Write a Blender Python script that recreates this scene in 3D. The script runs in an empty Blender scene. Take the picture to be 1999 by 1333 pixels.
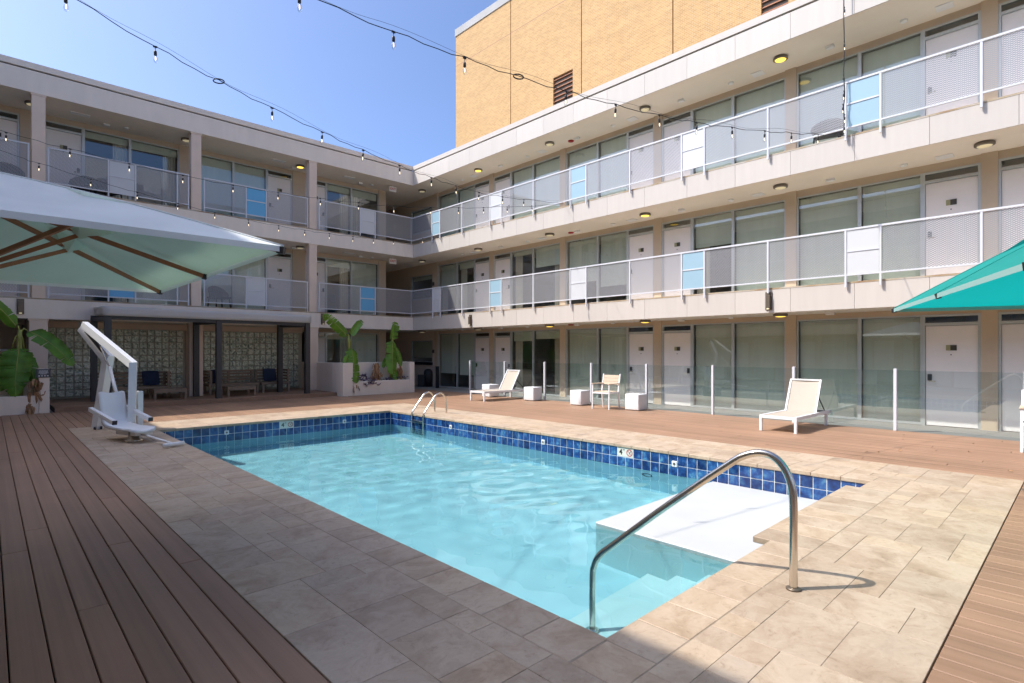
import bpy, bmesh, math, random
from mathutils import Vector, Matrix
random.seed(7)
R = math.radians
S = bpy.context.scene
COL = S.collection

# ------------------------------------------------------------------ camera, sky, sun, exposure
cam_data = bpy.data.cameras.new('camera')
cam = bpy.data.objects.new('camera', cam_data)
COL.objects.link(cam)
cam_data.sensor_width = 36.0
cam_data.lens = 19.35
cam_data.shift_y = 0.0095
cam_data.clip_start = 0.05
cam_data.clip_end = 3000
cam.location = (0, 0, 1.5)
cam.rotation_euler = (R(90), 0, R(-43.63))
S.camera = cam

SUN_EL = 51.9
SUN_DIR = Vector((-0.62, 0.48, 1.0)).normalized()          # towards the sun
world = bpy.data.worlds.new('World')
S.world = world
world.use_nodes = True
wn = world.node_tree
bg = wn.nodes['Background']
sky = wn.nodes.new('ShaderNodeTexSky')
sky.sky_type = 'NISHITA'
sky.sun_disc = False
sky.sun_elevation = R(SUN_EL)
sky.sun_rotation = math.atan2(SUN_DIR.x, SUN_DIR.y)
sky.altitude = 0
sky.air_density = 0.62
sky.dust_density = 3.0
sky.ozone_density = 7.5
wn.links.new(sky.outputs[0], bg.inputs[0])
bg.inputs[1].default_value = 0.12

sun_data = bpy.data.lights.new('sun', 'SUN')
sun_data.energy = 2.0
sun_data.angle = R(0.53)
sun_data.color = (1.0, 0.962, 0.905)
sun = bpy.data.objects.new('sun', sun_data)
COL.objects.link(sun)
sun.location = (-20, 17, 40)
sun.rotation_euler = SUN_DIR.to_track_quat('Z', 'Y').to_euler()
sun_data.cycles.is_caustics_light = True

S.view_settings.view_transform = 'Standard'
S.view_settings.look = 'None'
S.view_settings.gamma = 1.0
S.view_settings.use_curve_mapping = False
S.view_settings.exposure = 1.44
S.render.engine = 'CYCLES'
S.cycles.use_denoising = True
try:
    S.cycles.denoiser = 'OPENIMAGEDENOISE'
except Exception:
    pass
S.cycles.max_bounces = 10
S.cycles.transparent_max_bounces = 24
S.cycles.transmission_bounces = 8
S.cycles.glossy_bounces = 5
S.cycles.diffuse_bounces = 5
S.cycles.sample_clamp_indirect = 6.0
S.cycles.caustics_reflective = False

# ------------------------------------------------------------------ helpers
class MB:
    """collects faces of one mesh"""
    def __init__(s):
        s.v = []; s.f = []; s.attr = None
    def add(s, vs, fs):
        o = len(s.v); s.v += [tuple(p) for p in vs]; s.f += [tuple(i + o for i in f) for f in fs]; return s
    def box(s, x0, x1, y0, y1, z0, z1):
        return s.add([(x0,y0,z0),(x1,y0,z0),(x1,y1,z0),(x0,y1,z0),(x0,y0,z1),(x1,y0,z1),(x1,y1,z1),(x0,y1,z1)],
                     [(0,3,2,1),(4,5,6,7),(0,1,5,4),(1,2,6,5),(2,3,7,6),(3,0,4,7)])
    def cbox(s, x0, x1, y0, y1, z0, z1, b=0.005):
        """box with chamfered edges"""
        vs = []; idx = {}
        xs = (x0, x1); ys = (y0, y1); zs = (z0, z1)
        for i in (0, 1):
            for j in (0, 1):
                for k in (0, 1):
                    sx = b if i == 0 else -b; sy = b if j == 0 else -b; sz = b if k == 0 else -b
                    idx[i,j,k,'x'] = len(vs); vs.append((xs[i], ys[j]+sy, zs[k]+sz))
                    idx[i,j,k,'y'] = len(vs); vs.append((xs[i]+sx, ys[j], zs[k]+sz))
                    idx[i,j,k,'z'] = len(vs); vs.append((xs[i]+sx, ys[j]+sy, zs[k]))
        fs = []
        I = lambda i,j,k,a: idx[i,j,k,a]
        fs.append((I(0,0,0,'x'),I(0,0,1,'x'),I(0,1,1,'x'),I(0,1,0,'x'))); fs.append((I(1,0,0,'x'),I(1,1,0,'x'),I(1,1,1,'x'),I(1,0,1,'x')))
        fs.append((I(0,0,0,'y'),I(1,0,0,'y'),I(1,0,1,'y'),I(0,0,1,'y'))); fs.append((I(0,1,0,'y'),I(0,1,1,'y'),I(1,1,1,'y'),I(1,1,0,'y')))
        fs.append((I(0,0,0,'z'),I(0,1,0,'z'),I(1,1,0,'z'),I(1,0,0,'z'))); fs.append((I(0,0,1,'z'),I(1,0,1,'z'),I(1,1,1,'z'),I(0,1,1,'z')))
        for j in (0,1):
            for k in (0,1): fs.append((I(0,j,k,'y'),I(1,j,k,'y'),I(1,j,k,'z'),I(0,j,k,'z')))
        for i in (0,1):
            for k in (0,1): fs.append((I(i,0,k,'x'),I(i,1,k,'x'),I(i,1,k,'z'),I(i,0,k,'z')))
        for i in (0,1):
            for j in (0,1): fs.append((I(i,j,0,'x'),I(i,j,1,'x'),I(i,j,1,'y'),I(i,j,0,'y')))
        for i in (0,1):
            for j in (0,1):
                for k in (0,1): fs.append((I(i,j,k,'x'),I(i,j,k,'y'),I(i,j,k,'z')))
        return s.add(vs, fs)
    def bar(s, p, q, w, h, up=(0,0,1)):
        """rectangular bar from p to q, w sideways, h along up"""
        p = Vector(p); q = Vector(q); d = (q-p).normalized(); u = Vector(up)
        sd = d.cross(u)
        if sd.length < 1e-4: sd = d.cross(Vector((1,0,0)))
        sd.normalize(); u = sd.cross(d).normalized()
        a = sd*w/2; b = u*h/2
        return s.add([p-a-b,p+a-b,p+a+b,p-a+b,q-a-b,q+a-b,q+a+b,q-a+b],
                     [(0,1,2,3),(7,6,5,4),(0,4,5,1),(1,5,6,2),(2,6,7,3),(3,7,4,0)])
    def tube(s, pts, r, n=8, caps=True):
        pts = [Vector(p) for p in pts]; rr = r if isinstance(r, (list, tuple)) else [r]*len(pts)
        t = [(pts[min(i+1,len(pts)-1)]-pts[max(i-1,0)]).normalized() for i in range(len(pts))]
        a = t[0].cross(Vector((0,0,1)))
        if a.length < 1e-3: a = t[0].cross(Vector((1,0,0)))
        a.normalize(); vs = []; fs = []
        for i, p in enumerate(pts):
            a = (a - t[i]*a.dot(t[i])).normalized(); b = t[i].cross(a)
            for k in range(n):
                c = 2*math.pi*k/n; vs.append(p + (a*math.cos(c)+b*math.sin(c))*rr[i])
        for i in range(len(pts)-1):
            for k in range(n):
                fs.append((i*n+k, i*n+(k+1)%n, (i+1)*n+(k+1)%n, (i+1)*n+k))
        if caps:
            fs.append(tuple(range(n-1,-1,-1))); fs.append(tuple((len(pts)-1)*n+k for k in range(n)))
        return s.add(vs, fs)
    def lathe(s, prof, c=(0,0,0), n=16, axis='z'):
        vs = []; fs = []
        for (r, h) in prof:
            for k in range(n):
                a = 2*math.pi*k/n; x = r*math.cos(a); y = r*math.sin(a)
                if axis == 'z': vs.append((c[0]+x, c[1]+y, c[2]+h))
                elif axis == 'x': vs.append((c[0]+h, c[1]+x, c[2]+y))
                else: vs.append((c[0]+x, c[1]+h, c[2]+y))
        m = len(prof)
        for i in range(m-1):
            for k in range(n): fs.append((i*n+k, i*n+(k+1)%n, (i+1)*n+(k+1)%n, (i+1)*n+k))
        fs.append(tuple(range(n-1,-1,-1))); fs.append(tuple((m-1)*n+k for k in range(n)))
        return s.add(vs, fs)
    def quad(s, a, b, c, d): return s.add([a,b,c,d], [(0,1,2,3)])
    def grid(s, fn, nu, nv):
        vs = [fn(i/nu, j/nv) for j in range(nv+1) for i in range(nu+1)]
        fs = [(j*(nu+1)+i, j*(nu+1)+i+1, (j+1)*(nu+1)+i+1, (j+1)*(nu+1)+i) for j in range(nv) for i in range(nu)]
        return s.add(vs, fs)
    def mesh(s, name, mat, smooth=False):
        me = bpy.data.meshes.new(name); me.from_pydata(s.v, [], s.f)
        if mat is not None: me.materials.append(mat)
        if smooth: me.polygons.foreach_set('use_smooth', [True]*len(me.polygons))
        if s.attr:
            a = me.attributes.new('edge', 'FLOAT', 'POINT'); a.data.foreach_set('value', s.attr)
        me.update(); return me
    def build(s, name, mat, parent=None, smooth=False):
        return place(name, s.mesh(name, mat, smooth), parent)

def place(name, me, parent=None, loc=None, rot=None, scale=None):
    o = bpy.data.objects.new(name, me); COL.objects.link(o)
    if parent is not None: o.parent = parent
    if loc is not None: o.location = loc
    if rot is not None: o.rotation_euler = rot
    if scale is not None: o.scale = scale
    return o
def tag(o, label=None, cat=None, group=None, kind=None):
    if label: o['label'] = label
    if cat: o['category'] = cat
    if group: o['group'] = group
    if kind: o['kind'] = kind
    return o
def thing(name, label, cat, loc=(0,0,0), rotz=0.0, group=None):
    o = bpy.data.objects.new(name, None); COL.objects.link(o)
    o.location = loc; o.rotation_euler = (0, 0, rotz); o.empty_display_size = 0.2
    return tag(o, label, cat, group)
def structure(name, mb, mat, smooth=False):
    o = mb.build(name, mat, None, smooth); o['kind'] = 'structure'; return o
def copy_tree(o, parent=None):
    c = o.copy(); COL.objects.link(c); c.parent = parent
    for ch in list(o.children): copy_tree(ch, c)
    return c
def text(name, body, size, mat, parent, loc, rot, align='CENTER', extrude=0.0006):
    cu = bpy.data.curves.new(name, 'FONT'); cu.body = body; cu.size = size; cu.align_x = align; cu.align_y = 'CENTER'; cu.extrude = extrude; cu.offset = size*0.022
    tmp = bpy.data.objects.new(name, cu); me = bpy.data.meshes.new_from_object(tmp); bpy.data.objects.remove(tmp); me.name = name
    me.materials.clear(); me.materials.append(mat); return place(name, me, parent, loc, rot)

# ------------------------------------------------------------------ materials
def nodes_of(name):
    m = bpy.data.materials.new(name); m.use_nodes = True
    nt = m.node_tree; return m, nt, nt.nodes['Principled BSDF'], nt.nodes, nt.links
def mk(ns, t, **kw):
    n = ns.new(t)
    for k, v in kw.items():
        if k in n.inputs: n.inputs[k].default_value = v
        else: setattr(n, k, v)
    return n
def ramp(ns, ls, src, stops):
    r = ns.new('ShaderNodeValToRGB'); e = r.color_ramp.elements
    while len(e) < len(stops): e.new(0.5)
    for el, (p, c) in zip(e, stops):
        el.position = p; el.color = (*c, 1) if len(c) == 3 else c
    ls.new(src, r.inputs[0]); return r
def coords(ns, ls, scale=(1,1,1), rnd=0.0, rot=(0,0,0)):
    tc = ns.new('ShaderNodeTexCoord'); mp = mk(ns, 'ShaderNodeMapping'); mp.inputs['Scale'].default_value = scale; mp.inputs['Rotation'].default_value = rot
    ls.new(tc.outputs['Object'], mp.inputs[0])
    if not rnd: return mp.outputs[0]
    oi = ns.new('ShaderNodeObjectInfo'); ml = mk(ns, 'ShaderNodeMath', operation='MULTIPLY'); ml.inputs[1].default_value = rnd
    ls.new(oi.outputs['Random'], ml.inputs[0])
    ad = ns.new('ShaderNodeVectorMath'); ad.operation = 'ADD'; ls.new(mp.outputs[0], ad.inputs[0]); ls.new(ml.outputs[0], ad.inputs[1])
    return ad.outputs[0]
def plain(name, col, rough=0.6, metal=0.0, var=0.0, scale=4.0, bump=0.0, bscale=60.0, objvar=0.0, stretch=(1,1,1), spec=0.5, trans=None):
    """base colour with soft uneven tone, optional fine relief and small differences between objects"""
    m, nt, p, ns, ls = nodes_of(name)
    p.inputs['Roughness'].default_value = rough; p.inputs['Metallic'].default_value = metal
    p.inputs['Specular IOR Level'].default_value = spec
    c2 = lambda k: tuple(min(1.0, max(0.0, x*k)) for x in col)
    out = None
    if var or objvar:
        vec = coords(ns, ls, stretch, 13.0 if objvar else 0.0)
        nz = mk(ns, 'ShaderNodeTexNoise', Scale=scale, Detail=6.0, Roughness=0.6); ls.new(vec, nz.inputs['Vector'])
        r = ramp(ns, ls, nz.outputs['Fac'], [(0.28, c2(1-var)), (0.72, c2(1+var))]); out = r.outputs[0]
        if objvar:
            oi = ns.new('ShaderNodeObjectInfo'); mr = mk(ns, 'ShaderNodeMapRange'); mr.inputs[3].default_value = 1-objvar; mr.inputs[4].default_value = 1+objvar
            ls.new(oi.outputs['Random'], mr.inputs[0]); vm = ns.new('ShaderNodeVectorMath'); vm.operation = 'SCALE'
            ls.new(out, vm.inputs[0]); ls.new(mr.outputs[0], vm.inputs['Scale']); out = vm.outputs[0]
        ls.new(out, p.inputs['Base Color'])
    else:
        p.inputs['Base Color'].default_value = (*col, 1)
    if bump:
        vec = coords(ns, ls, stretch); nb = mk(ns, 'ShaderNodeTexNoise', Scale=bscale, Detail=3.0); ls.new(vec, nb.inputs['Vector'])
        b = mk(ns, 'ShaderNodeBump', Strength=bump, Distance=0.01); ls.new(nb.outputs['Fac'], b.inputs['Height']); ls.new(b.outputs[0], p.inputs['Normal'])
    if trans:
        tr = mk(ns, 'ShaderNodeBsdfTranslucent'); tr.inputs[0].default_value = (*trans[1], 1); mx = ns.new('ShaderNodeMixShader'); mx.inputs[0].default_value = trans[0]
        ls.new(p.outputs[0], mx.inputs[1]); ls.new(tr.outputs[0], mx.inputs[2]); ls.new(mx.outputs[0], ns['Material Output'].inputs[0])
    return m
def glow(name, col, strength):
    m, nt, p, ns, ls = nodes_of(name); p.inputs['Base Color'].default_value = (*col, 1); p.inputs['Emission Color'].default_value = (*col, 1); p.inputs['Emission Strength'].default_value = strength; return m
def thin_glass(name, tint, boost=0.03, gain=1.25, wob=0.0):
    """single pane: see-through with a Fresnel reflection"""
    m, nt, p, ns, ls = nodes_of(name); ns.remove(p)
    tr = mk(ns, 'ShaderNodeBsdfTransparent'); tr.inputs[0].default_value = (*tint, 1)
    gl = mk(ns, 'ShaderNodeBsdfGlossy', Roughness=0.0); gl.inputs[0].default_value = (0.95, 0.98, 0.97, 1)
    lw = mk(ns, 'ShaderNodeLayerWeight', Blend=0.5); pw = mk(ns, 'ShaderNodeMath', operation='POWER'); pw.inputs[1].default_value = 5.0; ls.new(lw.outputs['Facing'], pw.inputs[0])
    fr = mk(ns, 'ShaderNodeMath', operation='MULTIPLY_ADD'); fr.inputs[1].default_value = 0.96; fr.inputs[2].default_value = 0.04; ls.new(pw.outputs[0], fr.inputs[0]); ma = mk(ns, 'ShaderNodeMath', operation='MULTIPLY_ADD'); ma.inputs[1].default_value = gain; ma.inputs[2].default_value = boost
    ls.new(fr.outputs[0], ma.inputs[0]); mx = ns.new('ShaderNodeMixShader'); ls.new(ma.outputs[0], mx.inputs[0]); ls.new(tr.outputs[0], mx.inputs[1]); ls.new(gl.outputs[0], mx.inputs[2])
    if wob:
        vec = coords(ns, ls); nz = mk(ns, 'ShaderNodeTexNoise', Scale=1.2, Detail=1.0); ls.new(vec, nz.inputs['Vector'])
        b = mk(ns, 'ShaderNodeBump', Strength=wob, Distance=0.05); ls.new(nz.outputs['Fac'], b.inputs['Height']); ls.new(b.outputs[0], gl.inputs['Normal'])
    ls.new(mx.outputs[0], ns['Material Output'].inputs[0]); return m

MAT = {}
MAT['fascia'] = plain('fascia_cream', (0.555, 0.50, 0.435), 0.65, var=0.035, scale=1.3, objvar=0.03, bump=0.05, bscale=30, stretch=(6,6,0.5))
MAT['stucco'] = plain('stucco_grey_cream', (0.84, 0.735, 0.62), 0.8, var=0.05, scale=1.1, bump=0.15, bscale=90, stretch=(3,3,0.8))
MAT['soffit'] = plain('soffit_paint', (0.82, 0.74, 0.63), 0.8, var=0.05, scale=0.9, bump=0.05, bscale=70)
MAT['tan'] = plain('tan_paint', (0.58, 0.455, 0.325), 0.75, var=0.06, scale=1.5, bump=0.08, bscale=80)
MAT['column'] = plain('column_paint', (0.76, 0.60, 0.47), 0.7, var=0.05, scale=2.0)
MAT['alu'] = plain('window_aluminium', (0.52, 0.54, 0.52), 0.38, metal=0.35, var=0.04, scale=3)
MAT['door'] = plain('door_paint', (0.86, 0.80, 0.75), 0.5, var=0.035, scale=1.4, objvar=0.03)
MAT['blind'] = plain('roller_blind', (0.60, 0.62, 0.52), 0.85, var=0.05, scale=1.0, objvar=0.05, stretch=(6,1,0.6))
MAT['white_metal'] = plain('white_railing_paint', (0.64, 0.64, 0.65), 0.4, var=0.03, scale=4)
MAT['panel_white'] = plain('white_infill', (0.60, 0.60, 0.585), 0.4, var=0.03, scale=2)
MAT['panel_blue_sunlit'] = plain('blue_infill_sunlit', (0.31, 0.46, 0.53), 0.4, var=0.03, scale=2)  # blue panel as seen in sun, the light put into its colour
MAT['panel_blue_shaded'] = plain('blue_infill_shaded', (0.13, 0.42, 0.66), 0.4, var=0.03, scale=2)  # same blue panel for the shaded wing, the shade put into its colour
MAT['dark'] = plain('dark_plastic', (0.018, 0.018, 0.02), 0.45)
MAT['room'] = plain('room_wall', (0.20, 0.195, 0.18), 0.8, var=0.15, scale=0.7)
MAT['concrete'] = plain('walkway_concrete', (0.25, 0.245, 0.22), 0.75, var=0.12, scale=1.4, bump=0.1, bscale=60)
MAT['roofing'] = plain('roof_membrane', (0.42, 0.41, 0.39), 0.9, var=0.1, scale=0.6)
MAT['rust'] = None
MAT['glass'] = thin_glass('window_glass', (0.93, 0.98, 0.95), 0.06, 1.7, 0.02)
MAT['fence_glass'] = thin_glass('fence_glass', (0.93, 0.97, 0.97), 0.045, 1.3)
MAT['plate'] = plain('plate_dark', (0.05, 0.045, 0.03), 0.5)
MAT['plate_gold'] = plain('plate_olive', (0.36, 0.33, 0.16), 0.5)
MAT['steel'] = plain('brushed_steel', (0.66, 0.61, 0.53), 0.20, metal=1.0, var=0.05, scale=8)
MAT['white_plastic'] = plain('white_moulded_plastic', (0.78, 0.78, 0.77), 0.38, var=0.025, scale=3)
MAT['white'] = plain('white_paint', (0.80, 0.795, 0.78), 0.45, var=0.02, scale=3)
MAT['pergola'] = plain('charcoal_steel', (0.035, 0.033, 0.035), 0.45, var=0.1, scale=3)
MAT['canvas'] = plain('white_canvas', (0.78, 0.77, 0.75), 0.85, var=0.04, scale=2, bump=0.2, bscale=6, trans=(0.5, (0.85,0.83,0.78)))
MAT['wood'] = plain('weathered_teak', (0.26, 0.19, 0.135), 0.75, var=0.22, scale=6, stretch=(1,8,8), objvar=0.1)
MAT['rib'] = plain('eucalyptus_rib', (0.34, 0.13, 0.055), 0.5, var=0.15, scale=9)
MAT['navy'] = plain('navy_cushion', (0.020, 0.032, 0.075), 0.9, var=0.1, scale=8, bump=0.2, bscale=150)
MAT['wicker'] = plain('charcoal_wicker', (0.045, 0.047, 0.055), 0.75, var=0.3, scale=40, bump=0.5, bscale=90)
MAT['slat_beige'] = plain('beige_slat', (0.58, 0.46, 0.33), 0.6, var=0.06, scale=5, stretch=(1,6,1))
MAT['sling'] = plain('cream_sling_mesh', (0.52, 0.455, 0.37), 0.8, var=0.03, scale=6, bump=0.25, bscale=300, trans=(0.15, (0.75,0.68,0.55)))
MAT['cable'] = plain('black_cable', (0.012, 0.012, 0.014), 0.5)
MAT['bulb'] = thin_glass('bulb_glass', (0.90, 0.90, 0.89), 0.0, 1.0)
MAT['filament'] = glow('filament_glow', (1.0, 0.78, 0.5), 1.3)
MAT['lamp_on'] = glow('lamp_lit', (1.0, 0.66, 0.10), 0.7)
MAT['lamp_half'] = glow('lamp_dim', (0.80, 0.70, 0.45), 0.12)
MAT['lamp_rim'] = plain('lamp_rim', (0.20, 0.17, 0.13), 0.45, metal=0.4)
MAT['bronze'] = plain('bronze_fitting', (0.16, 0.125, 0.09), 0.45, metal=0.5, var=0.15, scale=12)
MAT['stem'] = plain('banana_stem', (0.30, 0.32, 0.07), 0.55, var=0.3, scale=7)
MAT['dry'] = plain('dry_leaf', (0.33, 0.18, 0.085), 0.8, var=0.45, scale=9, bump=0.4, bscale=30)
MAT['purple'] = plain('purple_heart_leaf', (0.13, 0.09, 0.14), 0.6, var=0.4, scale=12)
MAT['soil'] = plain('planter_soil', (0.06, 0.045, 0.03), 0.95, var=0.4, scale=20, bump=0.6, bscale=30)
MAT['red'] = plain('alarm_red', (0.35, 0.02, 0.02), 0.5)
MAT['exit_red'] = plain('sign_red', (0.50, 0.09, 0.08), 0.5)
MAT['black_print'] = plain('black_print', (0.02, 0.02, 0.02), 0.6)
MAT['red_print'] = plain('red_print', (0.42, 0.04, 0.03), 0.6)
MAT['white_print'] = plain('white_print', (0.75, 0.75, 0.75), 0.6)
MAT['marker'] = plain('marker_tile', (0.66, 0.66, 0.58), 0.35, var=0.08, scale=6)
MAT['ground'] = plain('asphalt_ground', (0.11, 0.105, 0.10), 0.9, var=0.2, scale=0.6, bump=0.3, bscale=40)
def mat_travertine():
    m, nt, p, ns, ls = nodes_of('travertine')
    vec = coords(ns, ls, (1,1,1), 40.0)
    warp = mk(ns, 'ShaderNodeTexNoise', Scale=2.2, Detail=4.0); ls.new(vec, warp.inputs['Vector'])
    va = ns.new('ShaderNodeVectorMath'); va.operation = 'MULTIPLY_ADD'; va.inputs[1].default_value = (0.6, 0.6, 0.6); ls.new(warp.outputs['Color'], va.inputs[0]); ls.new(vec, va.inputs[2])
    n1 = mk(ns, 'ShaderNodeTexNoise', Scale=2.6, Detail=9.0, Roughness=0.68); ls.new(va.outputs[0], n1.inputs['Vector'])
    r1 = ramp(ns, ls, n1.outputs['Fac'], [(0.30, (0.33, 0.24, 0.16)), (0.44, (0.425, 0.32, 0.225)), (0.58, (0.50, 0.395, 0.29)), (0.74, (0.44, 0.345, 0.255))])
    n2 = mk(ns, 'ShaderNodeTexNoise', Scale=17.0, Detail=8.0, Roughness=0.75); ls.new(va.outputs[0], n2.inputs['Vector'])
    r2 = ramp(ns, ls, n2.outputs['Fac'], [(0.30, (0.60, 0.53, 0.47)), (0.43, (0.94, 0.92, 0.89)), (0.62, (1.04, 1.04, 1.03))])
    mu = mk(ns, 'ShaderNodeMixRGB', blend_type='MULTIPLY'); mu.inputs[0].default_value = 0.8; ls.new(r1.outputs[0], mu.inputs[1]); ls.new(r2.outputs[0], mu.inputs[2])
    oi = ns.new('ShaderNodeObjectInfo')
    rr = ramp(ns, ls, oi.outputs['Random'], [(0.0, (0.80, 0.77, 0.75)), (0.3, (1.0, 0.98, 0.97)), (0.6, (1.05, 1.01, 0.94)), (0.85, (0.93, 0.93, 0.95)), (1.0, (1.12, 1.10, 1.07))])
    m2 = mk(ns, 'ShaderNodeMixRGB', blend_type='MULTIPLY'); m2.inputs[0].default_value = 0.75; ls.new(mu.outputs[0], m2.inputs[1]); ls.new(rr.outputs[0], m2.inputs[2])
    ls.new(m2.outputs[0], p.inputs['Base Color'])
    p.inputs['Roughness'].default_value = 0.62
    # pits
    n3 = mk(ns, 'ShaderNodeTexNoise', Scale=55.0, Detail=5.0, Roughness=0.7); ls.new(va.outputs[0], n3.inputs['Vector'])
    r3 = ramp(ns, ls, n3.outputs['Fac'], [(0.30, (0,0,0)), (0.40, (1,1,1))])
    b = mk(ns, 'ShaderNodeBump', Strength=0.35, Distance=0.004); ls.new(r3.outputs[0], b.inputs['Height']); ls.new(b.outputs[0], p.inputs['Normal'])
    return m
def mat_deck():
    m, nt, p, ns, ls = nodes_of('composite_deck')
    vec = coords(ns, ls, (26, 0.9, 26), 60.0)
    n1 = mk(ns, 'ShaderNodeTexNoise', Scale=1.0, Detail=6.0, Roughness=0.65); ls.new(vec, n1.inputs['Vector'])
    r1 = ramp(ns, ls, n1.outputs['Fac'], [(0.25, (0.245, 0.140, 0.082)), (0.5, (0.302, 0.175, 0.104)), (0.78, (0.352, 0.208, 0.128))])
    tc = ns.new('ShaderNodeTexCoord'); gm = ns.new('ShaderNodeNewGeometry')
    n2 = mk(ns, 'ShaderNodeTexNoise', Scale=0.8, Detail=4.0); ls.new(gm.outputs['Position'], n2.inputs['Vector'])
    r2 = ramp(ns, ls, n2.outputs['Fac'], [(0.3, (0.88, 0.88, 0.88)), (0.7, (1.10, 1.09, 1.08))])
    mu = mk(ns, 'ShaderNodeMixRGB', blend_type='MULTIPLY'); mu.inputs[0].default_value = 1; ls.new(r1.outputs[0], mu.inputs[1]); ls.new(r2.outputs[0], mu.inputs[2])
    oi = ns.new('ShaderNodeObjectInfo'); rr = ramp(ns, ls, oi.outputs['Random'], [(0, (0.88, 0.87, 0.86)), (0.5, (1, 1, 1)), (1, (1.10, 1.09, 1.08))])
    m2 = mk(ns, 'ShaderNodeMixRGB', blend_type='MULTIPLY'); m2.inputs[0].default_value = 1; ls.new(mu.outputs[0], m2.inputs[1]); ls.new(rr.outputs[0], m2.inputs[2])
    ls.new(m2.outputs[0], p.inputs['Base Color']); p.inputs['Roughness'].default_value = 0.58
    b = mk(ns, 'ShaderNodeBump', Strength=0.18, Distance=0.003); ls.new(n1.outputs['Fac'], b.inputs['Height']); ls.new(b.outputs[0], p.inputs['Normal'])
    return m
def mat_tile():
    m, nt, p, ns, ls = nodes_of('pool_tile_blue')
    vec = coords(ns, ls, (1,1,1), 30.0)
    n1 = mk(ns, 'ShaderNodeTexNoise', Scale=11.0, Detail=4.0, Roughness=0.6); ls.new(vec, n1.inputs['Vector'])
    r1 = ramp(ns, ls, n1.outputs['Fac'], [(0.28, (0.008, 0.020, 0.09)), (0.44, (0.010, 0.048, 0.20)), (0.56, (0.025, 0.10, 0.30)), (0.66, (0.07, 0.20, 0.36)), (0.78, (0.15, 0.23, 0.25))])
    oi = ns.new('ShaderNodeObjectInfo'); rr = ramp(ns, ls, oi.outputs['Random'], [(0, (0.35, 0.38, 0.45)), (0.4, (0.75, 0.75, 0.78)), (0.75, (1.0, 1.0, 0.95)), (1, (1.5, 1.4, 1.1))])
    m2 = mk(ns, 'ShaderNodeMixRGB', blend_type='MULTIPLY'); m2.inputs[0].default_value = 1; ls.new(r1.outputs[0], m2.inputs[1]); ls.new(rr.outputs[0], m2.inputs[2])
    ls.new(m2.outputs[0], p.inputs['Base Color']); p.inputs['Roughness'].default_value = 0.12
    return m
def mat_brick():
    m, nt, p, ns, ls = nodes_of('buff_brick')
    tc = ns.new('ShaderNodeTexCoord'); sp = ns.new('ShaderNodeSeparateXYZ'); cb = ns.new('ShaderNodeCombineXYZ'); ls.new(tc.outputs['Object'], sp.inputs[0]); ls.new(sp.outputs['Y'], cb.inputs['X']); ls.new(sp.outputs['Z'], cb.inputs['Y'])
    bt = mk(ns, 'ShaderNodeTexBrick', Scale=1.0); bt.inputs['Brick Width'].default_value = 0.23; bt.inputs['Row Height'].default_value = 0.085; bt.inputs['Mortar Size'].default_value = 0.010
    bt.inputs['Color1'].default_value = (0.56, 0.335, 0.125, 1); bt.inputs['Color2'].default_value = (0.46, 0.26, 0.09, 1); bt.inputs['Mortar'].default_value = (0.54, 0.42, 0.26, 1); bt.inputs['Bias'].default_value = -0.1
    ls.new(cb.outputs[0], bt.inputs['Vector'])
    mp = mk(ns, 'ShaderNodeMapping'); mp.inputs['Scale'].default_value = (0.35, 1.6, 1); ls.new(cb.outputs[0], mp.inputs[0])
    n2 = mk(ns, 'ShaderNodeTexNoise', Scale=0.9, Detail=7.0, Roughness=0.7); ls.new(mp.outputs[0], n2.inputs['Vector'])
    r2 = ramp(ns, ls, n2.outputs['Fac'], [(0.3, (0.93, 0.91, 0.89)), (0.7, (1.07, 1.07, 1.07))])
    mu = mk(ns, 'ShaderNodeMixRGB', blend_type='MULTIPLY'); mu.inputs[0].default_value = 1; ls.new(bt.outputs['Color'], mu.inputs[1]); ls.new(r2.outputs[0], mu.inputs[2])
    ls.new(mu.outputs[0], p.inputs['Base Color']); p.inputs['Roughness'].default_value = 0.85
    b = mk(ns, 'ShaderNodeBump', Strength=0.4, Distance=0.01, invert=True); ls.new(bt.outputs['Fac'], b.inputs['Height']); ls.new(b.outputs[0], p.inputs['Normal'])
    return m
def mat_mesh():
    """expanded metal: crossing strands with open diamonds between"""
    m, nt, p, ns, ls = nodes_of('expanded_metal')
    tc = ns.new('ShaderNodeTexCoord'); sp = ns.new('ShaderNodeSeparateXYZ'); ls.new(tc.outputs['Object'], sp.inputs[0])
    def M(op, a, b=None, c=None):
        n = mk(ns, 'ShaderNodeMath', operation=op)
        for i, q in enumerate((a, b, c)):
            if q is None: continue
            if isinstance(q, (int, float)): n.inputs[i].default_value = q
            else: ls.new(q, n.inputs[i])
        return n.outputs[0]
    px = M('MULTIPLY', sp.outputs['X'], 1/0.058); pz = M('MULTIPLY', sp.outputs['Z'], 1/0.036)
    a = M('ABSOLUTE', M('SUBTRACT', M('FRACT', M('ADD', px, pz)), 0.5)); b = M('ABSOLUTE', M('SUBTRACT', M('FRACT', M('SUBTRACT', px, pz)), 0.5))
    k = M('LESS_THAN', M('MINIMUM', a, b), 0.16)
    p.inputs['Base Color'].default_value = (0.38, 0.372, 0.37, 1); p.inputs['Roughness'].default_value = 0.45; p.inputs['Metallic'].default_value = 0.15
    tr = mk(ns, 'ShaderNodeBsdfTransparent'); mx = ns.new('ShaderNodeMixShader'); ls.new(k, mx.inputs[0]); ls.new(tr.outputs[0], mx.inputs[1]); ls.new(p.outputs[0], mx.inputs[2])
    ls.new(mx.outputs[0], ns['Material Output'].inputs[0]); return m
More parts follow.
